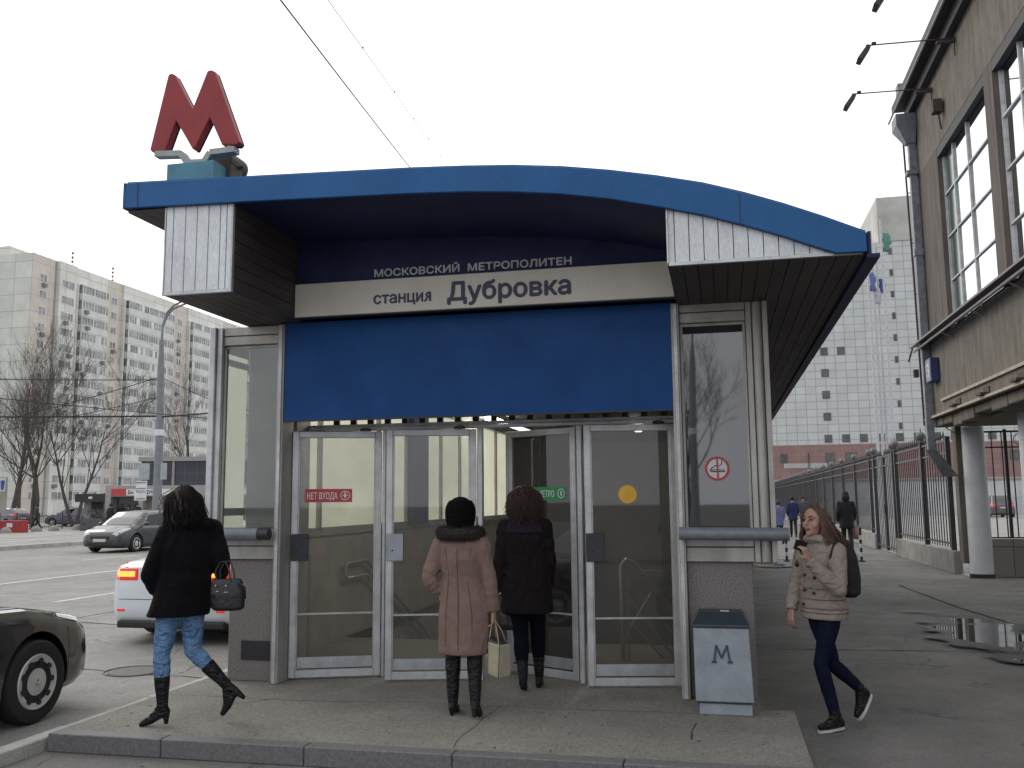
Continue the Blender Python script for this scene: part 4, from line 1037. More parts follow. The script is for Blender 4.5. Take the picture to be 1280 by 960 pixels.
b = MB(); shp(b, 1.36, 5.4, .352, .395, 2.24, 2.64); shp(b, 7.12, 9.5, .352, .395, 2.24, 2.64); sb = b.build('sign_board', M_white_st, Sh)
p = ax + dx * 1.5 + nx * .41
text('lettering', 'Бк. ПРОДУКТЫ', mat('sign_navy', (.03, .05, .2), rough=.5), sb, (p.x, p.y, 2.34), width=2.1, height=.24, rot=(math.pi / 2, 0, math.atan2(dx.y, dx.x)), bold=.02)
for q in ((.5, 2.1, .9, 2.1), (6.7, 7.5, 1.2, 1.9)):
    b = MB(); shp(b, q[0], q[1], -.39, -.3, q[2], q[3]); b.build('shop_window', mat('dark_glass', (.05, .05, .055), rough=.15), Sh)
Dk = thing('dark_glass_hall', 'dark blue glazed hall with white posts above the shop roof', 'building', (-47, 78, 0))
ax = Vector((-52.0, 75.6)); 
b = MB(); shp(b, 0, 14, -6, 0, 0, 5.6); b.build('glazed_wall', tile_mat('dark_panes', (.045, .047, .062), (.09, .09, .10), 1.1, .9, .03, rough=.2), Dk)
b = MB(); shp(b, -.2, 14.2, -6, .25, 5.6, 6.0); shp(b, 2.9, 3.1, .01, .15, 0, 5.6); shp(b, 6.8, 7.0, .01, .15, 0, 5.6); b.build('roof_edge', M_shop, Dk)
Lw = thing('dark_kiosk', 'small flat roofed kiosk with a dark canopy left of the shop pavilion', 'kiosk', (-40, 54.5, 0))
ax = Vector((-41.3, 53.4))
b = MB(); shp(b, 0, 2.4, -3, -.8, 0, 1.9); b.build('kiosk_wall', M_shop, Lw)
b = MB(); shp(b, -.1, 2.4, -3, .3, 1.85, 2.38); b.build('canopy', M_dark, Lw)
b = MB(); shp(b, .55, 1.25, -.79, -.7, 0, 1.84); b.build('door', M_dark, Lw)
b = MB(); shp(b, .8, 1.05, .31, .33, 2.05, 2.2); b.build('small_sign', M_white_st, Lw)
Ed = thing('evergreen_box', 'dark clipped shrub box before the shop entrance', 'shrub', (-39.2, 52.6, 0))
b = MB(); r_ = random.Random(5)
for k in range(900):
    x, y, z = -39.3 + r_.uniform(-.85, .85), 52.6 + r_.uniform(-.6, .6), r_.uniform(.05, 1.35)
    v = Vector((r_.uniform(-1, 1), r_.uniform(-1, 1), r_.uniform(-1, 1))) * .07; w = Vector((r_.uniform(-1, 1), r_.uniform(-1, 1), r_.uniform(-1, 1))) * .07
    c = Vector((x, y, z)); b.add([c - v, c + v, c + w], [(0, 1, 2)])
b.box(-40.1, -38.5, 52.1, 53.1, 0, .8)
b.build('foliage', mat('shrub_leaf', (.07, .075, .085), (.12, .12, .13), rough=.8), Ed)

# advertising panel on the left edge, red box
Ad = thing('billboard', 'billboard with a yellow and blue picture at the left edge beyond the road', 'billboard', (-42.5, 47.2, 0))
b = MB(); b.box(-44.5, -41.6, 47.3, 47.45, 1.2, 3.35); b.build('panel', mat('billboard_beige', (.30, .28, .24), rough=.6, nscale=1), Ad)
b = MB(); b.box(-42.3, -41.62, 47.27, 47.298, 2.5, 3.3); b.build('poster', mat('poster_white', (.5, .55, .6), rough=.5), Ad)
b = MB(); b.box(-42.2, -41.98, 47.24, 47.268, 2.6, 3.1); b.build('yellow_mark', mat('poster_orange', (.6, .30, .05), rough=.5), Ad)
b = MB(); b.prism([(-41.92, 3.15), (-41.66, 3.15), (-41.72, 2.6), (-41.86, 2.6)], 'y', 47.24, 47.268); b.build('blue_mark', mat('poster_blue', (.03, .05, .22), rough=.5), Ad)
b = MB(); b.box(-44, -43.8, 47.32, 47.43, 0, 1.2); b.box(-42.1, -41.95, 47.32, 47.43, 0, 1.2); b.build('leg', M_dark, Ad)
Rb = thing('red_barrier', 'red plastic barrier block on the tram paving at the left edge', 'barrier', (-42.0, 47.0, 0))
b = MB(); b.prism([(-44.2, .02), (-41.35, .02), (-41.42, .75), (-44.1, .75)], 'y', 48.6, 49.1); b.build('block', mat('barrier_red', (.40, .03, .035), rough=.5), Rb, bevel=.03)
b = MB(); b.box(-42.5, -42.1, 48.57, 48.598, .35, .6); b.build('sticker', M_white_st, Rb)

# concrete hemispheres
for i, (x, y) in enumerate(((-41.79, 47.72), (-42.01, 50.52), (-41.95, 52.02), (-41.9, 54.2), (-44.63, 58.2))):
    b = MB(); n = 18; rings = []
    for k in range(7):
        a = math.pi / 2 * k / 6.5; rings.append([(x + .34 * math.cos(a) * math.cos(t), y + .34 * math.cos(a) * math.sin(t), .02 + .36 * math.sin(a)) for t in [2 * math.pi * q / n for q in range(n)]])
    b.loft(rings)
    o = b.build('concrete_hemisphere', M_concrete, None, smooth=60, org=(x, y, 0))
    tag(o, ['concrete hemisphere nearest the red barrier at the left edge', 'second concrete hemisphere from the left on the tram paving', 'third concrete hemisphere from the left on the tram paving', 'fourth concrete hemisphere from the left, front one of the close pair', 'rear concrete hemisphere half behind the rightmost front one'][i], 'bollard', 'concrete hemispheres along the tram paving')
# low railing in front of the trees
LF = thing('low_railing', 'low dark railing with posts before the bare trees across the road', 'fence', (-50, 56, 0))
b = MB(); p0, p1 = Vector((-56, 56.5)), Vector((-40.2, 56.0)); n = 100
for k in range(n + 1):
    p = p0.lerp(p1, k / n); w = .02 if k % 12 else .06; b.box(p.x - w / 2, p.x + w / 2, p.y - w / 2, p.y + w / 2, 0, .95 if k % 12 else 1.15)
b.prism([(p0.x, p0.y - .02), (p1.x, p1.y - .02), (p1.x, p1.y + .02), (p0.x, p0.y + .02)], 'z', .9, .94); b.prism([(p0.x, p0.y - .02), (p1.x, p1.y - .02), (p1.x, p1.y + .02), (p0.x, p0.y + .02)], 'z', .15, .19)
b.build('railing', M_dark, LF)
gb = MB(); gb.quad((-120, 57, .015), (-36, 57, .015), (-36, 127.5, .015), (-120, 127.5, .015))
tag(gb.build('courtyard_ground', mat('bare_soil', (.16, .145, .12), (.11, .12, .08), rough=.95, nscale=.8)), kind='structure')

# ================================================================== bare trees
M_bark = mat('bark', (.085, .074, .070), (.05, .044, .042), rough=.9, nscale=3)
def tree(x, y, h, label, seed, trunks=1, lean=0.0, r0=.22, dens=1.0, group='bare trees across the road'):
    T = thing('bare_tree', label, 'tree', (x, y, 0), group)
    r = random.Random(seed); tb = MB(); cb = MB()
    def grow(b, p, d, L, rad, lev):
        n = 4; P = [p]; Rr = [rad]; dd = d.copy()
        for k in range(n):
            dd = (dd + Vector((r.gauss(0, .12), r.gauss(0, .12), r.gauss(0, .07) + .10))).normalized(); P.append(P[-1] + dd * L / n); Rr.append(rad * (1 - (.78 if lev == 0 else .6) * (k + 1) / n))
        b.tube(P, Rr, 6 if lev == 0 else (4 if lev == 1 else 3), cap=False)
        if lev >= 4 or rad < .005: return
        m = int((10 if lev == 0 else 6 if lev == 1 else 5 if lev == 2 else 3) * dens)
        for k in range(m):
            t = r.uniform(.3, 1.0) if lev else r.uniform(.28, 1.0); i = min(n - 1, int(t * n)); q = P[i].lerp(P[i + 1], t * n - i)
            a = r.uniform(0, 2 * math.pi); s = math.radians(r.uniform(16, 44))
            u = dd.orthogonal().normalized(); u.rotate(Matrix.Rotation(a, 3, dd)); nd = (dd * math.cos(s) + u * math.sin(s)).normalized()
            grow(cb, q, nd, L * r.uniform(.42, .68), max(.0085, Rr[i] * r.uniform(.3, .5)), lev + 1)
    for t in range(trunks):
        a = r.uniform(0, 6.28) if trunks > 1 else 0
        d = Vector((lean + (.25 * (t - .5) if trunks > 1 else 0), r.uniform(-.05, .05), 1)).normalized()
        grow(tb, Vector((x + (t - .5) * .25 if trunks > 1 else x, y, 0)), d, h * .72, r0, 0)
    tb.build('trunk', M_bark, T); cb.build('crown', M_bark, T)
tree(-57.6, 66.2, 13.0, 'leftmost bare tree with dark forked branches across the road', 31, 1, .08, .24)
tree(-51.5, 61.6, 11.8, 'leaning thick bare tree, second from the left across the road', 44, 2, .12, .2)
tree(-47.6, 61.2, 10.3, 'twin trunk bare tree left of the dark canopied kiosk', 58, 2, .06, .16)
tree(-63.5, 74, 12.5, 'slender bare tree behind the leftmost one', 71, 1, .0, .2)
tree(-56.5, 92, 14.5, 'small bare tree over the dark hall, left one', 85, 1, .0, .22, 1.0)
tree(-52.0, 92, 14.5, 'small bare tree over the dark hall, right one', 99, 1, .0, .22, 1.0)

# ================================================================== street lamp post and overhead wires
M_post = mat('post_grey', (.22, .24, .26), (.16, .17, .19), rough=.6, nscale=4, grain=.1)
def lamp_post(x, y, label, s=1, name='street_lamp', grp=None):
    T = thing(name, label, 'street lamp', (x, y, 0), grp)
    b = MB(); b.tube([(x, y, 0), (x, y, 5.0), (x + .06, y - .2, 8.2), (x + .10, y - .3, 9.7)], [.23, .19, .17, .10], 14)
    b.build('pole', M_post, T, smooth=50)
    for q in (-.0, .16):
        b = MB(); b.tube([(x + .10, y - .3, 9.6 - q), (x + .14, y - .3, 10.5 - q), (x + .32, y - .3, 11.05 - q), (x + .7, y - .3, 11.42 - q), (x + 1.4 + q, y - .2, 11.75 - q), (x + 2.2 + q, y, 11.95 - q)], .055, 8); o = b.build('arm', M_post, T, smooth=50)
    b = MB(); b.ball((x + 2.6, y, 11.95), (.45, .16, .10), 12, 6); b.build('lamp_head', M_post, T, smooth=True)
    b = MB(); b.tube([(x, y, 5.0), (x, y, 5.3)], .215, 14); b.build('white_band', M_white, T, smooth=50)
    return T
LP = lamp_post(-26.75, 40.25, 'tall grey street lamp post with traffic signs beyond the grey car')
b = MB(); b.box(-27.62, -27.05, 39.98, 40.01, 2.85, 3.65); b.box(-26.45, -26.12, 39.98, 40.01, 2.85, 3.65); b.build('traffic_sign', mat('sign_back_grey', (.36, .39, .41), rough=.5), LP)
b = MB(); b.box(-27.75, -27.15, 39.96, 39.99, 2.35, 2.80); b.box(-27.80, -27.15, 39.95, 39.98, 1.85, 2.32); pl_ = b.build('plate_sign', M_white_st, LP)
b = MB()
for z in (2.70, 2.42, 2.25, 1.92): b.box(-27.72, -27.2, 39.93, 39.948, z, z + .03)
b.build('blue_line', mat('sign_navy', (.03, .05, .2)), pl_)
M_wire = mat('black_cable', (.02, .02, .022), rough=.6)
def wire(a, c, r, label, sag=.0, grp=None, name='overhead_cable', m=None, nseg=14, twist=0):
    a, c = Vector(a), Vector(c); P = []
    for k in range(nseg + 1):
        t = k / nseg; p = a.lerp(c, t); p.z -= sag * 4 * t * (1 - t); P.append(p)
    b = MB(); b.tube([p - a for p in P], r, 6)
    o = b.build(name, m or M_wire, None, smooth=True); o.location = a
    tag(o, label, 'cable', grp); return o
g = 'overhead cables'
wire((-4.2, 4.97, 7.03), (-9.6, 30.5, 12.45), .012, 'thick black cable sloping down to the kiosk roof', .05, g)
o = wire((-5.04, 7.04, 8.76), (-11.2, 40.0, 16.25), .0075, 'thin wire with small knots crossing the white sky', .02, g, m=mat('thin_wire_grey', (.14, .14, .14), rough=.5))
b = MB()
for t in (.18, .3, .42, .52, .62, .72): b.ball(Vector((-6.16, 32.96, 7.49)) * t, .022, 6, 4)
b.build('knot', M_wire, o, local=True)
tb_ = (-26.75, 40.1)
wire((-60, 30, 8.9), (tb_[0], tb_[1], 7.75), .025, 'uppermost tram cable left of the street lamp', .35, g)
wire((-60, 32.0, 6.5), (tb_[0], tb_[1], 5.95), .045, 'thick horizontal tram cable left of the street lamp', .15, g)
wire((tb_[0], tb_[1], 5.9), (-14, 44, 7.3), .04, 'thick horizontal tram cable right of the street lamp', .1, g)
wire((tb_[0], tb_[1], 7.9), (-40, 36, 3.9) if False else (-38, 37, 4.9), .02, 'steep stay cable running down left from the street lamp', .2, g)
wire((tb_[0], tb_[1], 7.9), (-20, 42, 4.9), .02, 'stay cable running down right from the street lamp', .1, g)
wire((tb_[0], tb_[1], 6.9), (-36, 37.5, 4.9), .018, 'lower stay cable running down left from the street lamp', .1, g)
wire((-60, 28, 10.2), (-20, 42.0, 5.4), .02, 'slanting tram cable passing behind the street lamp', .3, g)
# behind the viewer: seen mirrored in the right display window
lamp_post(-1.25, -33.0, 'street lamp mirrored in the right display window')
tree(-1.9, -38.0, 9.5, 'bare tree mirrored low in the right display window', 120, 1, 0, .16, group='bare trees mirrored in glass')

MC = thing('manhole_cover', 'round iron manhole cover in the road beside the kerb', 'manhole cover', (-6.0, 8.75, -.06))
b = MB(); b.tube([(-6.0, 8.75, -.059), (-6.0, 8.75, -.052)], .26, 32); b.build('cover', mat('cast_iron', (.11, .105, .10), rough=.6, bump=.6, bscale=30), MC)
b = MB(); P = [(-6.0 + .295 * math.cos(2 * math.pi * k / 32), 8.75 + .295 * math.sin(2 * math.pi * k / 32), -.056) for k in range(33)]; b.tube(P, .010, 6, cap=False); b.build('rim', MATS['cast_iron'], MC)

# grit, leaves and gum lying about
def scatter(name, m, n, regions, smin, smax, seed, z):
    r = random.Random(seed); b = MB()
    for k in range(n):
        x0, x1, y0, y1, zz = r.choice(regions); x, y, s = r.uniform(x0, x1), r.uniform(y0, y1), r.uniform(smin, smax); q = r.randint(4, 7); a0 = r.uniform(0, 6.28)
        b.add([(x + s * r.uniform(.6, 1) * math.cos(a0 + 2 * math.pi * j / q), y + s * r.uniform(.6, 1) * math.sin(a0 + 2 * math.pi * j / q), zz + z + r.uniform(0, .002)) for j in range(q)], [tuple(range(q))])
    tag(b.build(name, m), kind='stuff')
RG = [(.5, 4.0, 4.5, 16, 0), (-4.4, .4, 5.8, 7.5, .12), (-4.4, .4, 5.8, 7.5, .12), (-4.5, 3, 4.2, 5.6, 0), (-9, -4.8, 4, 14, -.06)]
scatter('gum_spots', mat('gum', (.045, .043, .042), rough=.8), 170, RG, .006, .017, 61, .0025)
scatter('grit', mat('pale_grit', (.34, .32, .29), (.22, .2, .18), rough=.9), 900, RG, .0025, .007, 62, .003)
scatter('litter', mat('dead_leaf', (.16, .11, .06), (.30, .29, .27), rough=.9, nscale=2), 36, RG, .006, .014, 63, .004)
# ================================================================== cars
M_tyre = mat('tyre', (.018, .018, .019), rough=.8, bump=.2)
M_cglass = mat('car_glass', (.012, .014, .016), rough=.04, coat=1.0, spec=.8)
M_trim = mat('black_trim', (.014, .014, .015), rough=.5)
M_chrome = mat('chrome', (.7, .7, .7), rough=.15, metal=1)
M_clear = mat('headlamp_clear', (.45, .46, .46), (.30, .31, .32), rough=.08, coat=1.0, nscale=20, spec=.8)
M_tail_red = mat('tail_lamp_red', (.45, .015, .02), rough=.12, coat=1.0, emit=(1, .03, .02), estr=.35)
M_tail_on = mat('tail_lamp_lit', (.8, .25, .05), rough=.2, emit=(1, .33, .06), estr=1.6)
M_plate = mat('number_plate_white', (.55, .55, .53), rough=.4)
def lerpst(st, y):
    for i in range(len(st) - 1):
        a, c = st[i], st[i + 1]
        if a[0] <= y <= c[0]:
            t = (y - a[0]) / (c[0] - a[0]); t = t
            return [a[k] * (1 - t) + c[k] * t for k in range(len(a))]
    return list(st[0] if y < st[0][0] else st[-1])
class Surf:
    """surface swept over stations (y, half width, z low, z top); t runs 0..1 from the left sill over the top to the right sill"""
    def __init__(s, st, prof): s.st = st; s.prof = prof
    def half(s, y):
        _, w, zl, zt = lerpst(s.st, y)[:4]
        return [(w * a, zl + (zt - zl) * h) for a, h in s.prof]
    def pt(s, y, t, off=0.0):
        H = s.half(y); P = [(-x, z) for x, z in H] + [(x, z) for x, z in H[::-1]][1:]
        n = len(P) - 1; f = min(max(t, 0), 1) * n; i = min(int(f), n - 1); q = f - i
        p = V2((P[i][0] * (1 - q) + P[i + 1][0] * q, P[i][1] * (1 - q) + P[i + 1][1] * q))
        v = Vector((p[0], y, p[1]))
        if off:
            e = .01; a = s.pt(y + e, t) - s.pt(y - e, t); b = s.pt(y, min(t + e, 1)) - s.pt(y, max(t - e, 0)); n_ = b.cross(a)
            if n_.length > 1e-9:
                n_.normalize()
                c = Vector((0, y, (H[0][1] + H[-1][1]) / 2))
                if n_.dot(v - c) < 0: n_ = -n_
                v = v + n_ * off
        return v
    def mesh(s, ny=46, nt=36):
        y0, y1 = s.st[0][0], s.st[-1][0]; b = MB(); L = []
        ys = sorted(set([y0 + (y1 - y0) * k / ny for k in range(ny + 1)] + [q[0] for q in s.st]))
        for y in ys: L.append([s.pt(y, k / nt) for k in range(nt + 1)])
        b.loft(L); return b
    def patch(s, quad, off=.004, n=10, m=8, thick=.0):
        """quad = four (y, t) corners"""
        b = MB(); G = []
        for i in range(n + 1):
            u = i / n
            for j in range(m + 1):
                v = j / m
                y = (quad[0][0] * (1 - v) + quad[1][0] * v) * (1 - u) + (quad[3][0] * (1 - v) + quad[2][0] * v) * u
                t = (quad[0][1] * (1 - v) + quad[1][1] * v) * (1 - u) + (quad[3][1] * (1 - v) + quad[2][1] * v) * u
                G.append(s.pt(y, t, off))
        b.add(G, [(i * (m + 1) + j, (i + 1) * (m + 1) + j, (i + 1) * (m + 1) + j + 1, i * (m + 1) + j + 1) for i in range(n) for j in range(m)])
        return b
def V2(p): return p
def wheel(T, x, y, R, side, style='hub', m_rim=None):
    b = MB(); n = 40; prof = [(-.095, R * .66), (-.10, R * .80), (-.092, R * .95), (-.07, R * .995), (.0, R), (.07, R * .995), (.092, R * .95), (.10, R * .80), (.085, R * .66)]
    L = [[(px_ * side, r_ * math.cos(a), r_ * math.sin(a)) for a in [2 * math.pi * k / n for k in range(n)]] for px_, r_ in prof]
    b.loft(L); o = b.build('wheel', M_tyre, T, local=True, smooth=40); o.location = (x, y, R)
    m_rim = m_rim or MATS['rim_silver']
    b = MB(); xo = .088 * side
    rim = [(xo, R * .665), (xo + .012 * side, R * .64), (xo + .004 * side, R * .60), (xo - .01 * side, R * .40), (xo + .008 * side, R * .20), (xo + .010 * side, R * .10), (xo + .010 * side, .001)]
    b.loft([[(p, r_ * math.cos(a), r_ * math.sin(a)) for a in [2 * math.pi * k / n for k in range(n)]] for p, r_ in rim], cap=False)
    b.build('rim', m_rim, o, local=True, smooth=40)
    nh = 9 if style == 'hub' else 5
    for k in range(nh):
        b = MB()
        a = 2 * math.pi * k / nh; w = (.19 if style == 'hub' else .36)
        pts = []
        for (rr_, da) in ((R * .36, -w * .45), (R * .36, w * .45), (R * .56, w * .8), (R * .575, 0), (R * .56, -w * .8)) if style != 'hub' else ((R * .40, -w * .42), (R * .40, w * .42), (R * .54, w * .75), (R * .57, 0), (R * .54, -w * .75)):
            pts.append((rr_ * math.cos(a + da), rr_ * math.sin(a + da)))
        b.prism(pts, 'x', xo - .03 * side, xo + .009 * side)
        b.build('rim_hole', M_trim, o, local=True)
    b = MB(); b.ball((xo + .012 * side, 0, 0), (.006, .032, .032), 14, 6); b.build('hub_cap', M_chrome, o, local=True, smooth=True)
    return o
def car(name, label, cat, loc, rotz, L, W, H, paint, shape, ground=.17, R=.315, wb=None, lights=True, rim='hub', group=None, tail_on=False):
    T = thing(name, label, cat, loc, group, rotz)
    hl, hw = L / 2, W / 2; fo = shape.get('fo', .85); ro = shape.get('ro', .95)
    yf, yr = hl - fo, -hl + ro
    hood, belt, trunk = shape['hood'], shape['belt'], shape['trunk']
    ws0, ws1, rw1, rw0 = shape['glass']       # windscreen base, roof front, roof rear, rear window base (y)
    st = [(-hl, hw * .80, .36, shape['tail'] - .04), (-hl + .06, hw * .90, .27, shape['tail']), (-hl + .20, hw * .96, .20, trunk - .01), (-hl + .5, hw * .99, ground, trunk + .01), (rw0, hw, ground, (trunk + belt) / 2 + .02), (-.2, hw, ground, belt), (ws0 - .1, hw, ground, belt - .005), (ws0 + .25, hw * .995, ground, hood + .06), (hl - .62, hw * .98, ground, hood), (hl - .30, hw * .935, .20, hood - .07), (hl - .12, hw * .84, .22, hood - .16), (hl - .03, hw * .70, .24, hood - .26), (hl, hw * .58, .30, hood - .34)]
    prof = [(.80, 0), (.93, .02), (.985, .12), (1.0, .30), (1.0, .50), (.985, .72), (.965, .86), (.915, .955), (.80, .99), (.5, 1.0), (0, 1.012)]
    S_ = Surf(st, prof)
    bm_ = S_.mesh(60, 40)
    me = bm_.mesh('body'); me.materials.append(paint); o = D.objects.new('body', me); COL.objects.link(o); o.parent = T; ORG[o.name] = (0, 0, 0)
    cutters = []
    for y in (yf, yr):
        c = MB(); c.tube([(-2, y, R + .01), (2, y, R + .01)], R + .055, 36); cm_ = D.objects.new('cut', c.mesh('cut')); COL.objects.link(cm_)
        md = o.modifiers.new('c', 'BOOLEAN'); md.object = cm_; md.operation = 'DIFFERENCE'; md.solver = 'EXACT'; cutters.append(cm_)
        cm_.matrix_world = Matrix.Translation(loc) @ Matrix.Rotation(rotz, 4, 'Z')
    bpy.context.view_layer.update(); apply_mods(o); smooth_mesh(o.data, 38)
    for c in cutters: D.objects.remove(c)
    b = MB(); b.box(-hw * .78, hw * .78, -hl + .3, hl - .35, .16, .5)
    b.build('underbody', M_trim, T, local=True)
    # greenhouse
    gs = [(rw0 - .02, hw * .90, belt - .10, trunk + .02), (rw0 + (rw1 - rw0) * .5, hw * .885, belt - .06, trunk + (H - trunk) * .62), (rw1, hw * .87, belt - .05, H - .035), ((rw1 + ws1) / 2, hw * .865, belt - .05, H), (ws1, hw * .87, belt - .05, H - .05), (ws1 + (ws0 - ws1) * .5, hw * .885, belt - .05, belt + (H - belt) * .52), (ws0 + .02, hw * .91, belt - .08, belt - .0)]
    gp = [(1.0, 0), (.985, .12), (.935, .45), (.875, .78), (.835, .90), (.76, .965), (.6, .99), (.3, 1.0), (0, 1.005)]
    Gs = Surf(gs, gp)
    gh = Gs.mesh(40, 32).build('roof', paint, T, local=True, smooth=38)
    # panes: n = index of greenhouse profile over t
    for s_ in (0, 1):
        tt = (lambda t: t) if s_ == 0 else (lambda t: 1 - t)
        mid = (ws1 + rw1) / 2 - .12
        for q in ([(ws0 - .28, .085), (ws1 - .02, .245), (mid + .03, .245), (mid + .03, .085)], [(mid - .03, .085), (mid - .03, .245), (rw1 + .12, .235), (rw0 + (rw1 - rw0) * .30, .085)]):
            Gs.patch([(y, tt(t)) for y, t in q], .004).build('side_window', M_cglass, T, local=True, smooth=True)
    Gs.patch([(ws0 - .01, .36), (ws0 - .01, .64), (ws1 + .03, .66), (ws1 + .03, .34)], .005, 10, 14).build('windscreen', M_cglass, T, local=True, smooth=True)
    Gs.patch([(rw0 + .02, .37), (rw0 + .02, .63), (rw1 - .04, .66), (rw1 - .04, .34)], .005, 10, 14).build('rear_window', M_cglass, T, local=True, smooth=True)
    for s_ in (-1, 1):
        m_ = MB(); m_.ball((s_ * (hw + .07), ws0 - .32, belt + .06), (.10, .05, .065), 12, 8); m_.box(min(s_ * hw * .9, s_ * (hw + .04)), max(s_ * hw * .9, s_ * (hw + .04)), ws0 - .34, ws0 - .30, belt + .0, belt + .04); m_.build('mirror', paint, T, local=True, smooth=40)
        for y in (yf, yr): wheel(T, s_ * (hw - .10), y, R, s_, rim)
        # headlamp and tail lamp wrap the corner
        tt = (lambda t: t) if s_ < 0 else (lambda t: 1 - t)
        S_.patch([(hl - .60, tt(.33)), (hl - .58, tt(.37)), (hl - .045, tt(.42)), (hl - .035, tt(.30))], .006, 10, 6).build('headlight', M_clear, T, local=True, smooth=True)
        tl = S_.patch([(-hl + .42, tt(.30)), (-hl + .40, tt(.36)), (-hl + .012, tt(.40)), (-hl + .012, tt(.25))], .006, 10, 6).build('tail_light', M_tail_red, T, local=True, smooth=True)
        b = MB(); x0, x1 = sorted((s_ * hw * .50, s_ * hw * .78)); zt = shape['tail']
        b.box(x0, x1, -hl - .012, -hl + .01, zt - .20, zt - .055); b.build('tail_light', M_tail_red, T, local=True, bevel=.015)
        if tail_on:
            b = MB(); x0, x1 = sorted((s_ * hw * .54, s_ * hw * .80)); b.box(x0, x1, -hl - .018, -hl - .008, zt - .155, zt - .085); b.build('lit_lamp', M_tail_on, tl, local=True, bevel=.004)
        b = MB(); b.tube([(s_ * (hw + .008), -.1, belt - .12), (s_ * (hw + .03), -.18, belt - .12), (s_ * (hw + .008), -.26, belt - .12)], .011, 6); b.build('door_handle', paint, T, local=True, smooth=True)
        b = MB()
        for y in ((ws1 + rw1) / 2 - .12, ws0 - .25, (ws1 + rw1) / 2 - 1.0): b.tube([S_.pt(y, tt(t), .0015) for t in (.06, .12, .18, .24, .30, .34)], .004, 4)
        b.build('door_gap', M_trim, T, local=True)
        b = MB(); b.box(min(s_ * (hw * .9), s_ * (hw + .004)), max(s_ * (hw * .9), s_ * (hw + .004)), yr + R + .1, yf - R - .1, ground - .02, ground + .06); b.build('sill', M_trim, T, local=True)
    for s_ in (-1, 1):
        tt = (lambda t: t) if s_ < 0 else (lambda t: 1 - t)
        b = MB(); b.tube([S_.pt(y, tt(.385), .001) for y in (ws0 + .02, ws0 + .25, hl - .75, hl - .5, hl - .34)], .0035, 4); b.tube([S_.pt(hl - .47, tt(t), .001) for t in (.10, .16, .22, .28, .325)], .0035, 4)
        b.tube([S_.pt(-hl + .40, tt(t), .001) for t in (.12, .18, .24, .29)], .0035, 4); b.build('panel_gap', M_trim, T, local=True)
        b = MB(); x0, x1 = sorted((s_ * hw * .68, s_ * hw * .80)); b.box(x0, x1, -hl - .004, -hl + .01, .40, .43); b.build('reflector', M_tail_red, T, local=True)
    b = MB(); b.box(-hw * .42, hw * .42, hl - .02, hl + .012, hood - .42, hood - .30); b.build('grille', M_trim, T, local=True, bevel=.01)
    b = MB(); b.box(-hw * .55, hw * .55, hl - .03, hl + .006, .27, .37); b.build('bumper_intake', M_trim, T, local=True, bevel=.01)
    b = MB(); b.box(-.26, .26, hl + .013, hl + .022, hood - .50, hood - .39); b.build('number_plate', M_plate, T, local=True)
    b = MB(); b.box(-.26, .26, -hl - .014, -hl - .004, shape['tail'] - .34, shape['tail'] - .23); b.build('number_plate', M_plate, T, local=True)
    b = MB(); b.box(-hw * .80, hw * .80, -hl - .006, -hl + .25, .20, .29); b.build('bumper_trim', M_trim, T, local=True, bevel=.02)
    b = MB(); b.tube([(-hw * .78, -hl - .001, shape['tail'] - .43), (hw * .78, -hl - .001, shape['tail'] - .43)], .004, 4); b.build('boot_gap', M_trim, T, local=True)
    return T
mat('rim_silver', (.55, .55, .54), (.45, .45, .44), rough=.4, metal=.2)
P_black = mat('car_paint_black', (.012, .012, .014), rough=.25, coat=1.0, nscale=3, spec=.5)
P_white = mat('car_paint_white', (.66, .70, .74), (.60, .64, .68), rough=.3, coat=.6, nscale=2)
P_grey = mat('car_paint_grey', (.030, .034, .042), (.024, .028, .034), rough=.35, coat=.5, metal=.0, nscale=2)
P_dk = mat('car_paint_bronze', (.11, .105, .12), rough=.3, coat=.8, metal=.3)
sedan = dict(fo=.86, ro=1.02, hood=.86, belt=.94, trunk=1.02, tail=.98, glass=(1.05, .38, -1.05, -1.72))
hatch = dict(fo=.88, ro=.78, hood=.90, belt=.96, trunk=1.02, tail=.98, glass=(1.12, .35, -1.45, -2.08))
suv = dict(fo=.85, ro=.85, hood=1.02, belt=1.08, trunk=1.10, tail=1.08, glass=(1.05, .45, -1.75, -2.15))
car('black_car', 'black car with a silver hubcap cut off by the left edge of the photo', 'car', (-6.235, 6.56 - (4.5 / 2 - .86), -.06), 0, 4.5, 1.76, 1.46, P_black, sedan, R=.325)
c = car('white_sedan', 'white sedan with lit brake lights parked by the kerb behind the woman in black', 'car', (-6.66, 10.38 + 2.35, -.06), 0, 4.7, 1.84, 1.48, P_white, sedan, tail_on=True, rim='alloy', R=.32)
car('grey_hatchback', 'dark grey hatchback driving on the far lane of the road', 'car', (-21.75, 31.5, -.06), math.pi, 4.3, 1.82, 1.50, P_grey, hatch, rim='alloy')
car('parked_suv', 'dark silver off-road car parked in the courtyard behind the white column', 'car', (22.4, 84.5, 0), 0, 4.5, 1.95, 1.80, P_dk, suv, R=.36, ground=.25)
pk = car('parked_car', 'violet grey parked car behind the trunk of the leaning bare tree', 'car', (-55.0, 62.5, .0), math.radians(80), 4.3, 1.8, 1.48, mat('car_paint_violet', (.12, .10, .15), rough=.35, coat=.8), hatch, group='cars parked behind the bare trees')
dup(pk, (-50.2, 64.5, 0), math.radians(95), 'parked car half hidden by the twin trunk bare tree left of the dark kiosk')
dup(pk, (-60.5, 62.0, 0), math.radians(85), 'parked car behind the leftmost bare tree near the billboard')
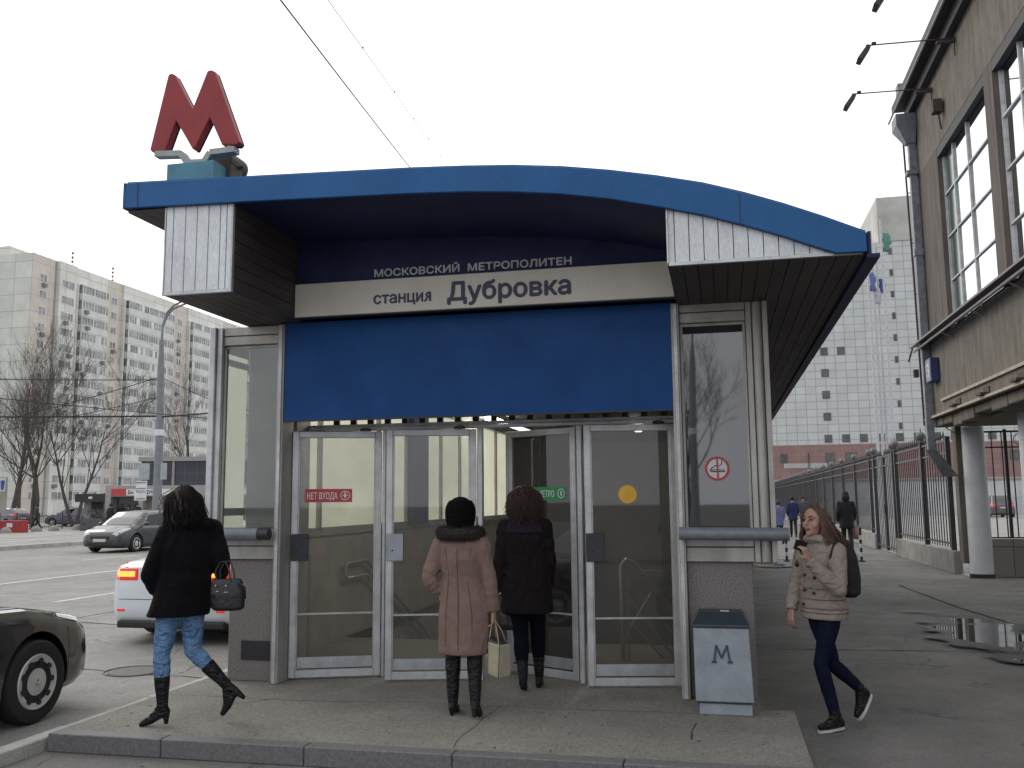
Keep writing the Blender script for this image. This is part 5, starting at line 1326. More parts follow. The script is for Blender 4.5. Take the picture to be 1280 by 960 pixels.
# ================================================================== people
M_skin = mat('skin', (.42, .255, .19), (.36, .20, .15), rough=.5, nscale=14, grain=.04)
_s = M_skin.node_tree.nodes['Principled BSDF']; _s.inputs['Subsurface Weight'].default_value = .12; _s.inputs['Subsurface Radius'].default_value = (.01, .004, .002)
M_lip = mat('lip', (.30, .09, .08), rough=.4)
M_eye = mat('eye_dark', (.02, .015, .012), rough=.25)
V = Vector
def frame(f, tilt=0.0):
    f = V((f[0], f[1], f[2] if len(f) > 2 else 0)).normalized(); r = f.cross(V((0, 0, 1))).normalized(); u = r.cross(f).normalized()
    return Matrix(((r.x, f.x, u.x), (r.y, f.y, u.y), (r.z, f.z, u.z)))
def cap(b, p0, p1, r0, r1, n=12):
    p0, p1 = V(p0), V(p1)
    if (p1 - p0).length > 1e-5: b.tube([p0, p1], [r0, r1], n)
    b.ball(p0, r0, n, 8); b.ball(p1, r1, n, 8)
def head_shape(b, c, M, fine=True, s=1.0):
    c = V(c)
    def P(x, y, z): return c + M @ V((x, y, z)) * s
    b.ball(P(0, -.012, .022), (.074 * s, .090 * s, .094 * s), 18, 12, M)
    b.ball(P(0, .020, -.045), (.056 * s, .062 * s, .070 * s), 16, 10, M)
    if fine:
        b.ball(P(0, .064, -.092), (.026, .022, .022), 12, 8, M)      # chin
        cap(b, P(0, .080, .016), P(0, .100, -.020), .0095, .0125, 8)     # nose
        b.ball(P(.010, .093, -.026), .008, 8, 6); b.ball(P(-.010, .093, -.026), .008, 8, 6)
        for s_ in (-1, 1):
            b.ball(P(s_ * .034, .048, -.028), (.030, .030, .034), 12, 8, M)   # cheek
            cap(b, P(s_ * .014, .078, .026), P(s_ * .046, .062, .026), .009, .008, 8)  # brow
            b.ball(P(s_ * .074, -.008, -.008), (.010, .018, .028), 8, 6, M)      # ear
        b.ball(P(0, .083, -.060), (.020, .010, .011), 10, 6, M)
def face_bits(o, c, M, smile=True):
    c = V(c)
    def P(x, y, z): return c + M @ V((x, y, z))
    for s_ in (-1, 1):
        b = MB(); b.ball(P(s_ * .031, .0765, .007), (.0135, .006, .0048), 12, 8, M); b.build('eye', M_eye, o, local=True, smooth=True)
        b = MB(); b.tube([P(s_ * .014, .088, .027), P(s_ * .030, .083, .033), P(s_ * .048, .068, .028)], [.0028, .0032, .0018], 6); b.build('eyebrow', M_brow, o, local=True, smooth=True)
    b = MB(); b.tube([P(-.024, .083, -.055), P(-.010, .0935, -.0605), P(.010, .0935, -.0605), P(.024, .083, -.055)], [.002, .0062, .0062, .002], 8); b.build('lips', M_lip, o, local=True, smooth=True)
    if smile:
        b = MB(); b.tube([P(-.014, .0935, -.0585), P(0, .0970, -.0605), P(.014, .0935, -.0585)], [.0012, .0024, .0012], 6); b.build('teeth', M_white_st, o, local=True, smooth=True)
def hand(b, w, d, n, curl=.5, thumb=1, r=.0082, spread=.2):
    """w wrist, d hand direction, n palm normal (fingers curl towards it), thumb side sign"""
    w, d, n = V(w), V(d).normalized(), V(n); n = (n - d * n.dot(d)).normalized(); s = d.cross(n)
    for k in range(4):
        o = (k - 1.5) * .0185
        b.tube([w + s * o * .6, w + d * .078 + s * o], [.0125, .0105], 8); b.ball(w + d * .078 + s * o, .0108, 8, 6)
        L = (.036, .041, .039, .031)[k] if thumb < 0 else (.031, .039, .041, .036)[k]
        p = w + d * .080 + s * o; a = 0
        for j in range(3):
            a += curl * (.55 if j == 0 else .75); dd = (d * math.cos(a) + n * math.sin(a) + s * o * 4 * spread * (1 - j * .3)).normalized()
            q = p + dd * L * (1, .72, .55)[j]; cap(b, p, q, r * (1 - .08 * j), r * (.92 - .08 * j), 8); p = q
    t = w + d * .022 + s * .026 * thumb; e = t + (d * .5 + s * .75 * thumb + n * .35).normalized() * .034
    cap(b, w + d * .02 + s * .012 * thumb, t, .013, .0115, 8); cap(b, t, e, .0115, .0098, 8); cap(b, e, e + (d * .8 + s * .15 * thumb + n * .5).normalized() * .032, .0095, .008, 8)
def foot(b, ank, heel, toe, r=.034):
    ank, heel, toe = V(ank), V(heel), V(toe); ball = heel.lerp(toe, .68)
    cap(b, ank, heel, r, r * .82); cap(b, ank, ball, r, r * .75); cap(b, heel, ball, r * .8, r * .95); cap(b, ball, toe, r * .95, r * .6)
def body(T, J, M, MH, vox=.0065, hands=(None, None), fine=True, scale=1.0):
    b = MB(); k = scale
    head_shape(b, J['head'], MH, fine)
    hc = V(J['head']); nk = V(J['neck']); pv = V(J['pelvis']); ch = V(J['chest'])
    cap(b, nk, hc + MH @ V((0, -.02, -.04)), .050 * k, .046 * k)
    b.ball(ch, (.145 * k, .095 * k, .17 * k), 18, 12, M); b.ball(pv, (.130 * k, .085 * k, .10 * k), 18, 12, M)
    cap(b, pv, ch, .105 * k, .11 * k); cap(b, ch, nk, .09 * k, .052 * k)
    for s in 'LR':
        sh, el, ha = V(J['sh' + s]), V(J['el' + s]), V(J['wr' + s])
        cap(b, nk + V((0, 0, -.04)), sh, .05 * k, .046 * k); cap(b, sh, el, .045 * k, .034 * k); cap(b, el, ha, .034 * k, .022 * k)
        hp, kn, an = V(J['hip' + s]), V(J['kn' + s]), V(J['an' + s])
        cap(b, pv, hp, .075 * k, .070 * k); cap(b, hp, kn, .066 * k, .042 * k); cap(b, kn, an, .042 * k, .028 * k)
        foot(b, an, J['he' + s], J['to' + s], .028)
    for s, h in zip('LR', hands):
        if h: hand(b, J['wr' + s], *h)
        else: b.ball(V(J['wr' + s]) + (V(J['wr' + s]) - V(J['el' + s])).normalized() * .05, (.022, .022, .045) if not fine else .032, 10, 8)
    return b.build('body', M_skin, T, remesh=vox, msmooth=6 if fine else 1, smooth=True)
def rings(b, R, M, n=30, fold=0.0, kf=7, ph=0.0):
    L = []
    for q, (c, a, d) in enumerate(R):
        c = V(c); f = fold * (q / (len(R) - 1)) ** 1.5
        L.append([c + M @ V((a * math.cos(t) * (1 + f * math.sin(kf * t + ph)), d * math.sin(t) * (1 + f * math.sin(kf * t + ph)), 0)) for t in [2 * math.pi * k / n for k in range(n)]])
    b.loft(L)
def sleeve(b, sh, el, wr, r0, r1, r2, seed=0, wr_amp=.006):
    r = random.Random(seed); sh, el, wr = V(sh), V(el), V(wr); P = []; Rr = []
    for k in range(7): P.append(sh.lerp(el, k / 6)); Rr.append(r0 + (r1 - r0) * k / 6 + r.uniform(-1, 1) * wr_amp)
    for k in range(1, 8): P.append(el.lerp(wr, k / 7)); Rr.append(r1 + (r2 - r1) * k / 7 + r.uniform(-1, 1) * wr_amp)
    # round the elbow a little
    P[6] = (P[5] + P[6] * 2 + P[7]) / 4
    b.tube(P, Rr, 16); b.ball(sh, r0 * 1.02, 14, 8); b.ball(el, r1 * .95, 14, 8)
def legs(b, J, r0=.088, r1=.058, r2=.046, upto=1.0, seed=0, amp=.003):
    r = random.Random(seed)
    for s in 'LR':
        hp, kn, an = V(J['hip' + s]), V(J['kn' + s]), V(J['an' + s]); P = [hp + V((0, 0, .05))]; Rr = [r0]
        for k in range(1, 7): P.append(hp.lerp(kn, k / 6)); Rr.append(r0 + (r1 - r0) * k / 6 + r.uniform(-amp, amp))
        for k in range(1, 9): P.append(kn.lerp(an, upto * k / 8)); Rr.append(r1 + (r2 - r1) * k / 8 + (.006 * math.sin(k / 8 * 3.1)) + r.uniform(-amp, amp))
        b.tube(P, Rr, 14)
    b.ball(V(J['pelvis']), (.150, .105, .10), 16, 10)
def hair_strands(b, c, M, n, L, seed, back=.55, wave=.01, r=.0032, front=False, spreadw=.085, down=None, side=0.0, sag=V((0, 0, -1)), start=.094):
    """locks starting over the skull and falling with gravity"""
    rr = random.Random(seed); c = V(c)
    for k in range(n):
        az = rr.uniform(-1, 1) * math.pi * back + math.pi; el_ = rr.uniform(.05, 1.45)
        d = V((math.sin(az) * math.cos(el_), math.cos(az) * math.cos(el_), math.sin(el_)))
        p = c + M @ V((d.x * .094, d.y * .108 - .014, d.z * .108 + .026)); P = [p]; Rr = [r]
        out = M @ V((d.x, d.y, 0)); out = out.normalized() if out.length > 1e-4 else V((0, 0, 0)); Lk = L * rr.uniform(.7, 1.05); m = 9; ph = rr.uniform(0, 6.28)
        tgt = out * rr.uniform(.090, .118)
        for j in range(1, m + 1):
            t = j / m
            base = V((c.x, c.y, 0)) + tgt * (1 + .35 * t) + V((0, 0, 0))
            z = p.z - Lk * t
            w = min(1, t * 2.6)
            q = V((p.x, p.y, z)).lerp(V((base.x, base.y, z)), w) + (M @ V((1, 0, 0))) * wave * math.sin(ph + t * 9) + M @ V((side * t * t, -.05 * t * t, 0))
            P.append(q); Rr.append(r * (1.25 - .9 * t))
        b.tube(P, Rr, 5)
def hair_cap(b, c, M, g=1.0, face_open=.03):
    c = V(c)
    b.ball(c + M @ V((0, -.026, .034)), (.087 * g, .094 * g, .094 * g), 18, 12, M)
    b.ball(c + M @ V((0, -.05, -.03)), (.075 * g, .055 * g, .09 * g), 16, 10, M)

# ---- 1. woman in black walking away to the left
M_blk_coat = mat('black_wool', (.0065, .0062, .0075), (.0035, .0035, .0045), rough=.9, bump=.5, bscale=90, sheen=.03, spec=.1, fold=.8, fscale=6)
M_jeans = mat('faded_jeans', (.17, .29, .47), (.08, .16, .32), rough=.85, nscale=9, grain=.22, gscale=150, bump=.35, bscale=35, spec=.1, fold=.9, fscale=11, fstretch=(1, 1, 1.8))
M_boot = mat('black_leather', (.007, .007, .009), spec=.28, rough=.34, fold=.5, fscale=14, fstretch=(1, 1, 2), bump=.4, bscale=22, rvar=.1)
M_hair_blk = mat('black_hair', (.009, .0065, .0065), rough=.6, bump=.3, bscale=60, stretch=(1, 1, .15), spec=.2)
M_brow = mat('brow_hair', (.04, .025, .02), rough=.7)
T = thing('person', 'woman in a black coat, faded jeans and high heeled boots stepping off to the left', 'person', (-3.83, 6.05, .12), 'women near the entrance')
f1 = V((-.75, .66, 0)).normalized(); M1 = frame(f1)
J = dict(head=(-3.835, 6.10, 1.665), neck=(-3.79, 6.09, 1.52), chest=(-3.78, 6.09, 1.36), pelvis=(-3.80, 6.09, .99),
         shL=(-3.89, 5.98, 1.455), elL=(-3.985, 5.93, 1.16), wrL=(-3.955, 5.99, 1.03), shR=(-3.66, 6.21, 1.48), elR=(-3.555, 6.17, 1.25), wrR=(-3.64, 6.32, 1.14),
         hipL=(-3.865, 6.02, .93), knL=(-3.895, 5.99, .61), anL=(-3.880, 6.0, .25), heL=(-3.855, 6.01, .215), toL=(-4.005, 5.95, .135),
         hipR=(-3.75, 6.13, .92), knR=(-3.74, 6.13, .62), anR=(-3.50, 6.20, .37), heR=(-3.44, 6.215, .33), toR=(-3.525, 6.20, .175))
body(T, J, M1, frame(V((-.85, .52, -.10))), hands=((V((.55, .45, -.45)), V((.5, .6, .2)), .9, 1), None))
b = MB()
ctr = lambda x, y, z: (x, y, z)
rings(b, [(( -3.79, 6.09, 1.545), .075, .07), ((-3.785, 6.09, 1.50), .14, .09), ((-3.78, 6.09, 1.45), .195, .115), ((-3.78, 6.09, 1.34), .20, .135), ((-3.79, 6.09, 1.18), .185, .13), ((-3.80, 6.085, 1.05), .20, .15), ((-3.815, 6.08, .93), .22, .175), ((-3.83, 6.075, .87), .228, .185)], M1, fold=.05, kf=6)
sleeve(b, J['shL'], J['elL'], V(J['wrL']) + V((0, 0, .01)), .068, .060, .048, 1, .004); sleeve(b, J['shR'], J['elR'], J['wrR'], .072, .066, .052, 2, .004)
cap(b, (-3.67, 6.2, 1.49), (-3.60, 6.19, 1.37), .062, .066)
b.ball((-3.86, 5.99, 1.475), (.075, .06, .05), 12, 8)       # hood folds on the shoulders
b.ball((-3.70, 6.12, 1.52), (.12, .07, .05), 14, 8)
b.build('coat', M_blk_coat, T, remesh=.011, msmooth=3, smooth=True)
b = MB(); r_ = random.Random(8)
for k in range(500):
    a = r_.uniform(0, 6.28); c = V((-3.80, 6.09, 1.50)) + M1 @ V((.155 * math.cos(a), .115 * math.sin(a), r_.uniform(-.03, .035))); d = V((r_.gauss(0, 1), r_.gauss(0, 1), r_.gauss(-.2, 1))).normalized() * .028
    b.tube([c, c + d], [.003, .0006], 3, cap=False)
b.build('fur_trim', M_hair_blk, T)
b = MB(); legs(b, J, .092, .060, .045, .55, 3, .004); b.build('jeans', M_jeans, T, remesh=.009, msmooth=2, smooth=True)
def boot(b, kn, an, he, to, r_top=.056, r_an=.036, t0=.45, heel_h=.075, hd=V((0, 0, -1)), seed=0):
    kn, an, he, to = V(kn), V(an), V(he), V(to); top = kn.lerp(an, t0); r = random.Random(seed); P = []; Rr = []
    for k in range(7): P.append(top.lerp(an, k / 6)); Rr.append(r_top + (r_an - r_top) * (k / 6) ** 1.2 + r.uniform(-.002, .003))
    b.tube(P, Rr, 16); foot(b, an, he, to, .034)
    if heel_h: b.tube([he + hd * .012, he + hd * (heel_h + .018)], [.026, .014], 10)
for s, hd in (('L', V((.02, .0, -1))), ('R', V((.75, .22, -.62)).normalized())):
    b = MB(); boot(b, J['kn' + s], J['an' + s], J['he' + s], J['to' + s], .057, .036, .42, .068, hd, 4)
    b.build('boot', M_boot, T, remesh=.006, msmooth=2, smooth=True)
MH = frame(V((-.85, .52, -.10)))
b = MB(); hair_cap(b, J['head'], MH, 1.0); b.ball(V(J['head']) + V((.01, 0, -.07)), (.085, .075, .10), 16, 10)
hair_strands(b, J['head'], MH, 620, .27, 5, back=.8, wave=.004, r=.0036)
b.build('hair', M_hair_blk, T, smooth=True)
b = MB(); hair_strands(b, V(J['head']) + V((-.045, -.03, -.02)), MH, 34, .22, 9, back=.9, wave=.012, r=.0028); b.build('light_hair_ends', mat('brown_hair_ends', (.09, .06, .04), rough=.5), T, smooth=True)
# handbag on her elbow
M_bag_blk = mat('bag_black', (.010, .010, .013), rough=.42, bump=.3, bscale=30, rvar=.12)
Hb = thing('handbag', 'black handbag with buckles hanging from the elbow of the woman in black', 'handbag', (-3.42, 6.02, .92), 'handbags')
Mb = Matrix.Rotation(.25, 3, 'Z')
b = MB()
rings(b, [((-3.41, 6.02, .915), .095, .05), ((-3.41, 6.02, .935), .118, .062), ((-3.415, 6.02, 1.03), .125, .06), ((-3.42, 6.02, 1.11), .112, .045), ((-3.42, 6.02, 1.135), .10, .028)], Mb, n=24)
b.build('bag_body', M_bag_blk, Hb, remesh=.008, msmooth=2, smooth=True)
for dy in (-.03, .03):
    b = MB(); b.tube([(-3.49, 6.02 + dy, 1.12), (-3.50, 6.03 + dy, 1.19), (-3.475, 6.05 + dy, 1.25), (-3.43, 6.04 + dy, 1.255), (-3.395, 6.03 + dy, 1.19), (-3.375, 6.02 + dy, 1.12)], .0055, 8, cap=False); b.build('handle', M_bag_blk, Hb, smooth=True)
b = MB(); b.box(-3.46, -3.44, 5.945, 5.953, 1.05, 1.056); b.box(-3.40, -3.37, 5.945, 5.953, 1.045, 1.051); b.ball((-3.47, 5.955, 1.09), .007, 8, 6); b.ball((-3.39, 5.955, 1.09), .007, 8, 6); b.build('buckle', M_steel, Hb)
b = MB(); b.tube([(-3.32, 6.0, 1.11), (-3.27, 6.0, 1.08), (-3.265, 6.0, 1.0)], .006, 6); b.build('strap', M_bag_blk, Hb, smooth=True)

# ---- 2. woman in a dusty pink coat
M_pink = mat('dusty_pink_wool', (.215, .145, .125), (.17, .112, .10), rough=.95, nscale=5, grain=.12, gscale=130, bump=.25, bscale=70, sheen=.08, spec=.1, fold=.6, fscale=5)
M_knit = mat('black_knit', (.008, .008, .009), rough=.95, bump=1.0, bscale=38, spec=.1)
T = thing('person', 'woman in a dusty pink coat and black knitted hat seen from behind', 'person', (-1.88, 6.68, .12), 'women near the entrance')
M2 = frame(V((.04, 1, 0)))
J = dict(head=(-1.90, 6.71, 1.565), neck=(-1.90, 6.70, 1.43), chest=(-1.895, 6.70, 1.26), pelvis=(-1.885, 6.70, .86),
         shL=(-2.055, 6.70, 1.345), elL=(-2.135, 6.66, 1.11), wrL=(-2.065, 6.70, .99), shR=(-1.74, 6.70, 1.345), elR=(-1.675, 6.68, 1.09), wrR=(-1.655, 6.71, .86),
         hipL=(-1.965, 6.70, .80), knL=(-1.96, 6.70, .52), anL=(-1.955, 6.68, .20), heL=(-1.955, 6.655, .185), toL=(-1.965, 6.83, .135),
         hipR=(-1.80, 6.70, .80), knR=(-1.79, 6.68, .52), anR=(-1.765, 6.60, .225), heR=(-1.76, 6.565, .20), toR=(-1.755, 6.70, .135))
body(T, J, M2, M2, hands=(None, (V((.02, .05, -1)), V((-1, .1, 0)), 1.3, 1)))
b = MB()
rings(b, [((-1.90, 6.70, 1.43), .07, .07), ((-1.90, 6.70, 1.395), .135, .085), ((-1.897, 6.70, 1.34), .175, .105), ((-1.895, 6.70, 1.24), .172, .12), ((-1.895, 6.70, 1.11), .147, .108), ((-1.89, 6.70, .98), .165, .122), ((-1.88, 6.70, .84), .188, .135), ((-1.88, 6.70, .70), .192, .14), ((-1.88, 6.70, .575), .190, .145), ((-1.88, 6.70, .555), .182, .138)], M2, fold=.03, kf=5, ph=1.0)
sleeve(b, J['shL'], J['elL'], J['wrL'], .064, .057, .046, 5); sleeve(b, J['shR'], J['elR'], J['wrR'], .064, .054, .046, 6)
b.build('coat', M_pink, T, remesh=.009, msmooth=2, smooth=True)
b = MB(); b.tube([(-1.895, 6.588, 1.32), (-1.895, 6.578, 1.24), (-1.893, 6.592, 1.11), (-1.885, 6.575, .98), (-1.882, 6.562, .84), (-1.882, 6.558, .70), (-1.882, 6.553, .60)], .0022, 4)
for sx in (-1, 1): b.tube([(-1.895 + sx * .10, 6.605, 1.33), (-1.893 + sx * .085, 6.598, 1.24), (-1.893 + sx * .070, 6.606, 1.11), (-1.888 + sx * .085, 6.59, .98), (-1.882 + sx * .10, 6.578, .84), (-1.882 + sx * .10, 6.576, .62)], .0018, 4)
b.build('back_seam', mat('seam_pink', (.07, .045, .042), rough=.9), T)
b = MB(); r_ = random.Random(12)
b.tube([V((-1.90, 6.705, 1.425)) + V((.135 * math.cos(a), .10 * math.sin(a), .0)) for a in [2 * math.pi * k / 24 for k in range(25)]], .045, 10, cap=False)
for k in range(2600):
    a = r_.uniform(0, 6.283); q = r_.uniform(0, 6.283); rr_ = .044
    c = V((-1.90 + (.135 + rr_ * math.cos(q)) * math.cos(a), 6.705 + (.10 + rr_ * math.cos(q)) * math.sin(a), 1.425 + rr_ * math.sin(q)))
    n_ = V((math.cos(q) * math.cos(a), math.cos(q) * math.sin(a), math.sin(q))); d = (n_ + V((r_.gauss(0, .5), r_.gauss(0, .5), r_.gauss(-.35, .5)))).normalized() * r_.uniform(.015, .032)
    b.tube([c, c + d], [.0022, .0004], 3, cap=False)
b.build('fur_collar', mat('dark_fur', (.030, .022, .019), (.012, .010, .010), rough=.8, nscale=30), T)
b = MB()
rings(b, [((-1.90, 6.70, 1.475), .083, .098), ((-1.90, 6.70, 1.51), .098, .110), ((-1.90, 6.695, 1.57), .106, .116), ((-1.90, 6.695, 1.62), .101, .112), ((-1.90, 6.695, 1.665), .076, .088), ((-1.90, 6.695, 1.69), .04, .048), ((-1.90, 6.695, 1.697), .012, .014)], M2, n=36)
for z, rr_ in ((1.480, .092), (1.496, .098), (1.513, .103), (1.530, .106), (1.547, .108), (1.564, .109), (1.581, .109), (1.598, .108), (1.614, .105), (1.630, .100), (1.645, .092), (1.659, .082)):
    for k in range(38):
        a = 2 * math.pi * (k + .15 * math.sin(z * 190)) / 38; b.ball((-1.90 + rr_ * .97 * math.cos(a), 6.695 + rr_ * 1.07 * math.sin(a), z), (.0105, .0105, .0105), 6, 4)
b.build('knitted_hat', M_knit, T, smooth=True)
b = MB()
b.build('x', M_knit, T) if False else None
for s in 'LR':
    b = MB(); boot(b, V(J['kn' + s]) + V((0, 0, .05)), J['an' + s], J['he' + s], J['to' + s], .062, .038, 0.0, .045, V((0, .05, -1)) if s == 'L' else V((0, -.35, -.9)), 7); b.build('boot', M_boot, T, remesh=.006, msmooth=2, smooth=True)
b = MB(); r_ = random.Random(3)
for k in range(60):
    x = r_.uniform(-.05, .05); b.tube([(-1.90 + x, 6.61, 1.50), (-1.90 + x * 1.2, 6.60, 1.46)], .003, 4)
b.build('hair', M_hair_blk, T)
Hb = thing('paper_bag', 'cream shopping bag with long handles carried by the woman in pink', 'bag', (-1.615, 6.74, .38), 'handbags')
b = MB(); b.loft([[(-1.690, 6.66, .42), (-1.60, 6.655, .385), (-1.545, 6.80, .39), (-1.63, 6.81, .42)], [(-1.685, 6.655, .65), (-1.59, 6.65, .625), (-1.545, 6.80, .62), (-1.64, 6.81, .65)]])
b.build('bag_body', mat('cream_canvas', (.40, .36, .26), (.30, .27, .2), rough=.7, nscale=8), Hb, bevel=.012)
b = MB(); b.tube([(-1.605, 6.648, .39), (-1.594, 6.645, .63)], .003, 5); b.loft([[(-1.685, 6.665, .652), (-1.595, 6.66, .628), (-1.555, 6.79, .622), (-1.635, 6.80, .652)], [(-1.68, 6.67, .675), (-1.62, 6.67, .645), (-1.58, 6.78, .635), (-1.64, 6.79, .665)]]); b.build('lining', M_dark, Hb)
for dx_, dy_ in ((0, 0), (.03, .13)):
    b = MB(); b.tube([(-1.685 + dx_, 6.66 + dy_, .60), (-1.672 + dx_ * .5, 6.69 + dy_ * .6, .72), (-1.66, 6.72, .79), (-1.645, 6.72, .795), (-1.625 + dx_ * .5, 6.69 + dy_ * .6, .72), (-1.60 + dx_, 6.655 + dy_, .61)], .0045, 6); b.build('handle', mat('cream_canvas', None) if False else MATS['cream_canvas'], Hb, smooth=True)

# ---- 3. woman in a dark plum coat entering
M_plum = mat('dark_plum_coat', (.013, .009, .011), (.008, .006, .007), rough=.8, nscale=4, bump=.4, bscale=30, spec=.15, fold=.9, fscale=7)
T = thing('person', 'woman with wavy reddish hair and a long dark plum coat entering the open door', 'person', (-1.58, 7.64, .12), 'women near the entrance')
M3 = frame(V((-.12, 1, 0)))
J = dict(head=(-1.615, 7.67, 1.665), neck=(-1.61, 7.65, 1.52), chest=(-1.61, 7.65, 1.36), pelvis=(-1.60, 7.65, .98),
         shL=(-1.775, 7.63, 1.445), elL=(-1.815, 7.60, 1.15), wrL=(-1.80, 7.63, .90), shR=(-1.445, 7.66, 1.445), elR=(-1.415, 7.72, 1.15), wrR=(-1.45, 7.83, .95),
         hipL=(-1.68, 7.64, .93), knL=(-1.655, 7.66, .55), anL=(-1.62, 7.57, .215), heL=(-1.622, 7.54, .20), toL=(-1.628, 7.68, .135),
         hipR=(-1.52, 7.66, .93), knR=(-1.53, 7.76, .56), anR=(-1.53, 7.79, .20), heR=(-1.53, 7.76, .16), toR=(-1.54, 7.93, .14))
body(T, J, M3, M3, hands=((V((.0, .08, -1)), V((1, .1, 0)), .9, -1), None))
b = MB()
rings(b, [((-1.61, 7.65, 1.54), .08, .075), ((-1.61, 7.65, 1.50), .135, .09), ((-1.61, 7.65, 1.44), .19, .11), ((-1.61, 7.65, 1.34), .195, .125), ((-1.605, 7.65, 1.18), .185, .12), ((-1.60, 7.65, 1.05), .195, .13), ((-1.60, 7.65, .92), .212, .14), ((-1.60, 7.65, .80), .218, .15), ((-1.60, 7.65, .742), .222, .155)], M3, fold=.03, kf=5)
sleeve(b, J['shL'], J['elL'], J['wrL'], .07, .058, .048, 8); sleeve(b, J['shR'], J['elR'], J['wrR'], .07, .058, .048, 9)
b.build('coat', M_plum, T, remesh=.010, msmooth=2, smooth=True)
b = MB(); rings(b, [((-1.61, 7.648, 1.515), .12, .088), ((-1.61, 7.648, 1.475), .172, .108), ((-1.61, 7.648, 1.42), .198, .122), ((-1.61, 7.648, 1.395), .20, .128)], M3); b.build('shoulder_yoke', mat('plum_yoke', (.022, .016, .026), spec=.15, rough=.8, bump=.4), T, remesh=.010, msmooth=2, smooth=True)
b = MB(); legs(b, J, .088, .062, .05, .62, 5); b.build('trousers', mat('black_trousers', (.006, .007, .012), spec=.08, rough=.85, bump=.3), T, remesh=.010, msmooth=2, smooth=True)
for s in 'LR':
    b = MB(); boot(b, J['kn' + s], J['an' + s], J['he' + s], J['to' + s], .055, .038, .35, .035, V((0, -.1, -1)), 7); b.build('boot', M_boot, T, remesh=.007, msmooth=2, smooth=True)
M_red_hair = mat('reddish_hair', (.050, .020, .016), (.024, .010, .010), rough=.5, nscale=20, stretch=(1, 1, .3), bump=.3)
b = MB(); hair_cap(b, J['head'], M3, 1.0); b.ball(V(J['head']) + V((0, -.02, -.06)), (.108, .09, .11), 16, 10)
hair_strands(b, J['head'], M3, 650, .25, 15, back=.8, wave=.020, r=.0036)
r_ = random.Random(4)
for k in range(90):
    a = r_.uniform(0, 6.28); c = V(J['head']) + V((.11 * math.cos(a), .10 * math.sin(a), r_.uniform(-.16, .04))); d = V((math.cos(a), math.sin(a), r_.gauss(-.6, .5))).normalized() * .05; s_ = V((r_.gauss(0, .015), r_.gauss(0, .015), 0))
    b.tube([c, c + d * .5 + s_, c + d], [.003, .0025, .0008], 4, cap=False)
b.build('hair', M_red_hair, T, smooth=True)
b = MB()
for k in range(7):
    a = k * .9; b.ball((-1.80 + .045 * math.cos(a), 7.63 + .045 * math.sin(a), .895 + .012 * math.sin(a * 2)), (.010, .010, .008), 6, 4)
b.build('bracelet', mat('shiny_bracelet', (.7, .7, .7), rough=.2, metal=.9), T, smooth=True)
Hb = thing('handbag', 'soft black handbag held low by the woman in the dark plum coat', 'handbag', (-1.76, 7.66, .60), 'handbags')
b = MB(); rings(b, [((-1.745, 7.66, .60), .08, .045), ((-1.745, 7.66, .64), .095, .055), ((-1.75, 7.66, .72), .09, .045), ((-1.755, 7.66, .78), .06, .02)], M3, n=20); b.build('bag_body', M_bag_blk, Hb, remesh=.009, msmooth=2, smooth=True)
b = MB(); b.tube([(-1.80, 7.65, .77), (-1.80, 7.65, .835), (-1.76, 7.65, .84), (-1.72, 7.65, .77)], .006, 6); b.build('handle', M_bag_blk, Hb, smooth=True)

# ---- 4. young woman walking in from the right
M_jacket = mat('taupe_jacket', (.29, .245, .215), (.24, .20, .178), rough=.7, nscale=6, bump=.35, bscale=30, grain=.08, spec=.25, fold=.55, fscale=9, fstretch=(1, 1, 1.6))
M_brown_hair = mat('brown_hair', (.115, .060, .040), (.055, .030, .022), rough=.42, nscale=26, stretch=(1, 1, .18), bump=.3)
T = thing('person', 'young woman with long brown hair in a taupe jacket lifting a phone as she walks', 'person', (.74, 7.25, 0), 'women near the entrance')
f4 = V((-.80, -.60, 0)).normalized(); M4 = frame(f4); MH4 = frame(V((-.66, -.75, .04)))
J = dict(head=(.675, 7.24, 1.495), neck=(.715, 7.275, 1.36), chest=(.72, 7.29, 1.19), pelvis=(.72, 7.28, .86),
         shL=(.815, 7.165, 1.275), elL=(.80, 7.02, 1.015), wrL=(.60, 6.985, 1.225), shR=(.605, 7.42, 1.27), elR=(.535, 7.42, 1.02), wrR=(.495, 7.37, .835),
         hipL=(.755, 7.21, .80), knL=(.665, 7.17, .475), anL=(.755, 7.215, .10), heL=(.795, 7.235, .045), toL=(.635, 7.135, .035),
         hipR=(.67, 7.33, .80), knR=(.765, 7.30, .45), anR=(.955, 7.40, .27), heR=(1.005, 7.42, .225), toR=(.915, 7.36, .08))
bd = body(T, J, M4, MH4, vox=.0048, hands=((V((-.30, -.15, 1)), V((-.8, .5, -.1)), 1.15, 1), (V((-.15, -.1, -1)), V((.5, .3, 0)), .75, -1)))
face_bits(bd, V(J['head']) - V(ORG[bd.name]), MH4)
b = MB()
rings(b, [((.715, 7.28, 1.375), .075, .075), ((.715, 7.28, 1.335), .115, .09), ((.715, 7.285, 1.285), .165, .105), ((.715, 7.29, 1.19), .172, .13), ((.715, 7.29, 1.06), .155, .118), ((.718, 7.285, .97), .168, .128), ((.72, 7.28, .88), .188, .143), ((.72, 7.28, .80), .192, .145), ((.72, 7.28, .785), .186, .14)], M4, fold=.015, kf=5)
sleeve(b, J['shL'], J['elL'], J['wrL'], .068, .060, .046, 11, .004); sleeve(b, J['shR'], J['elR'], J['wrR'], .066, .055, .046, 12, .004)
b.tube([V((.71, 7.275, 1.355)) + M4 @ V((.085 * math.cos(a), .085 * math.sin(a), .012 * math.sin(a))) for a in [2 * math.pi * k / 20 for k in range(21)]], .034, 10, cap=False)
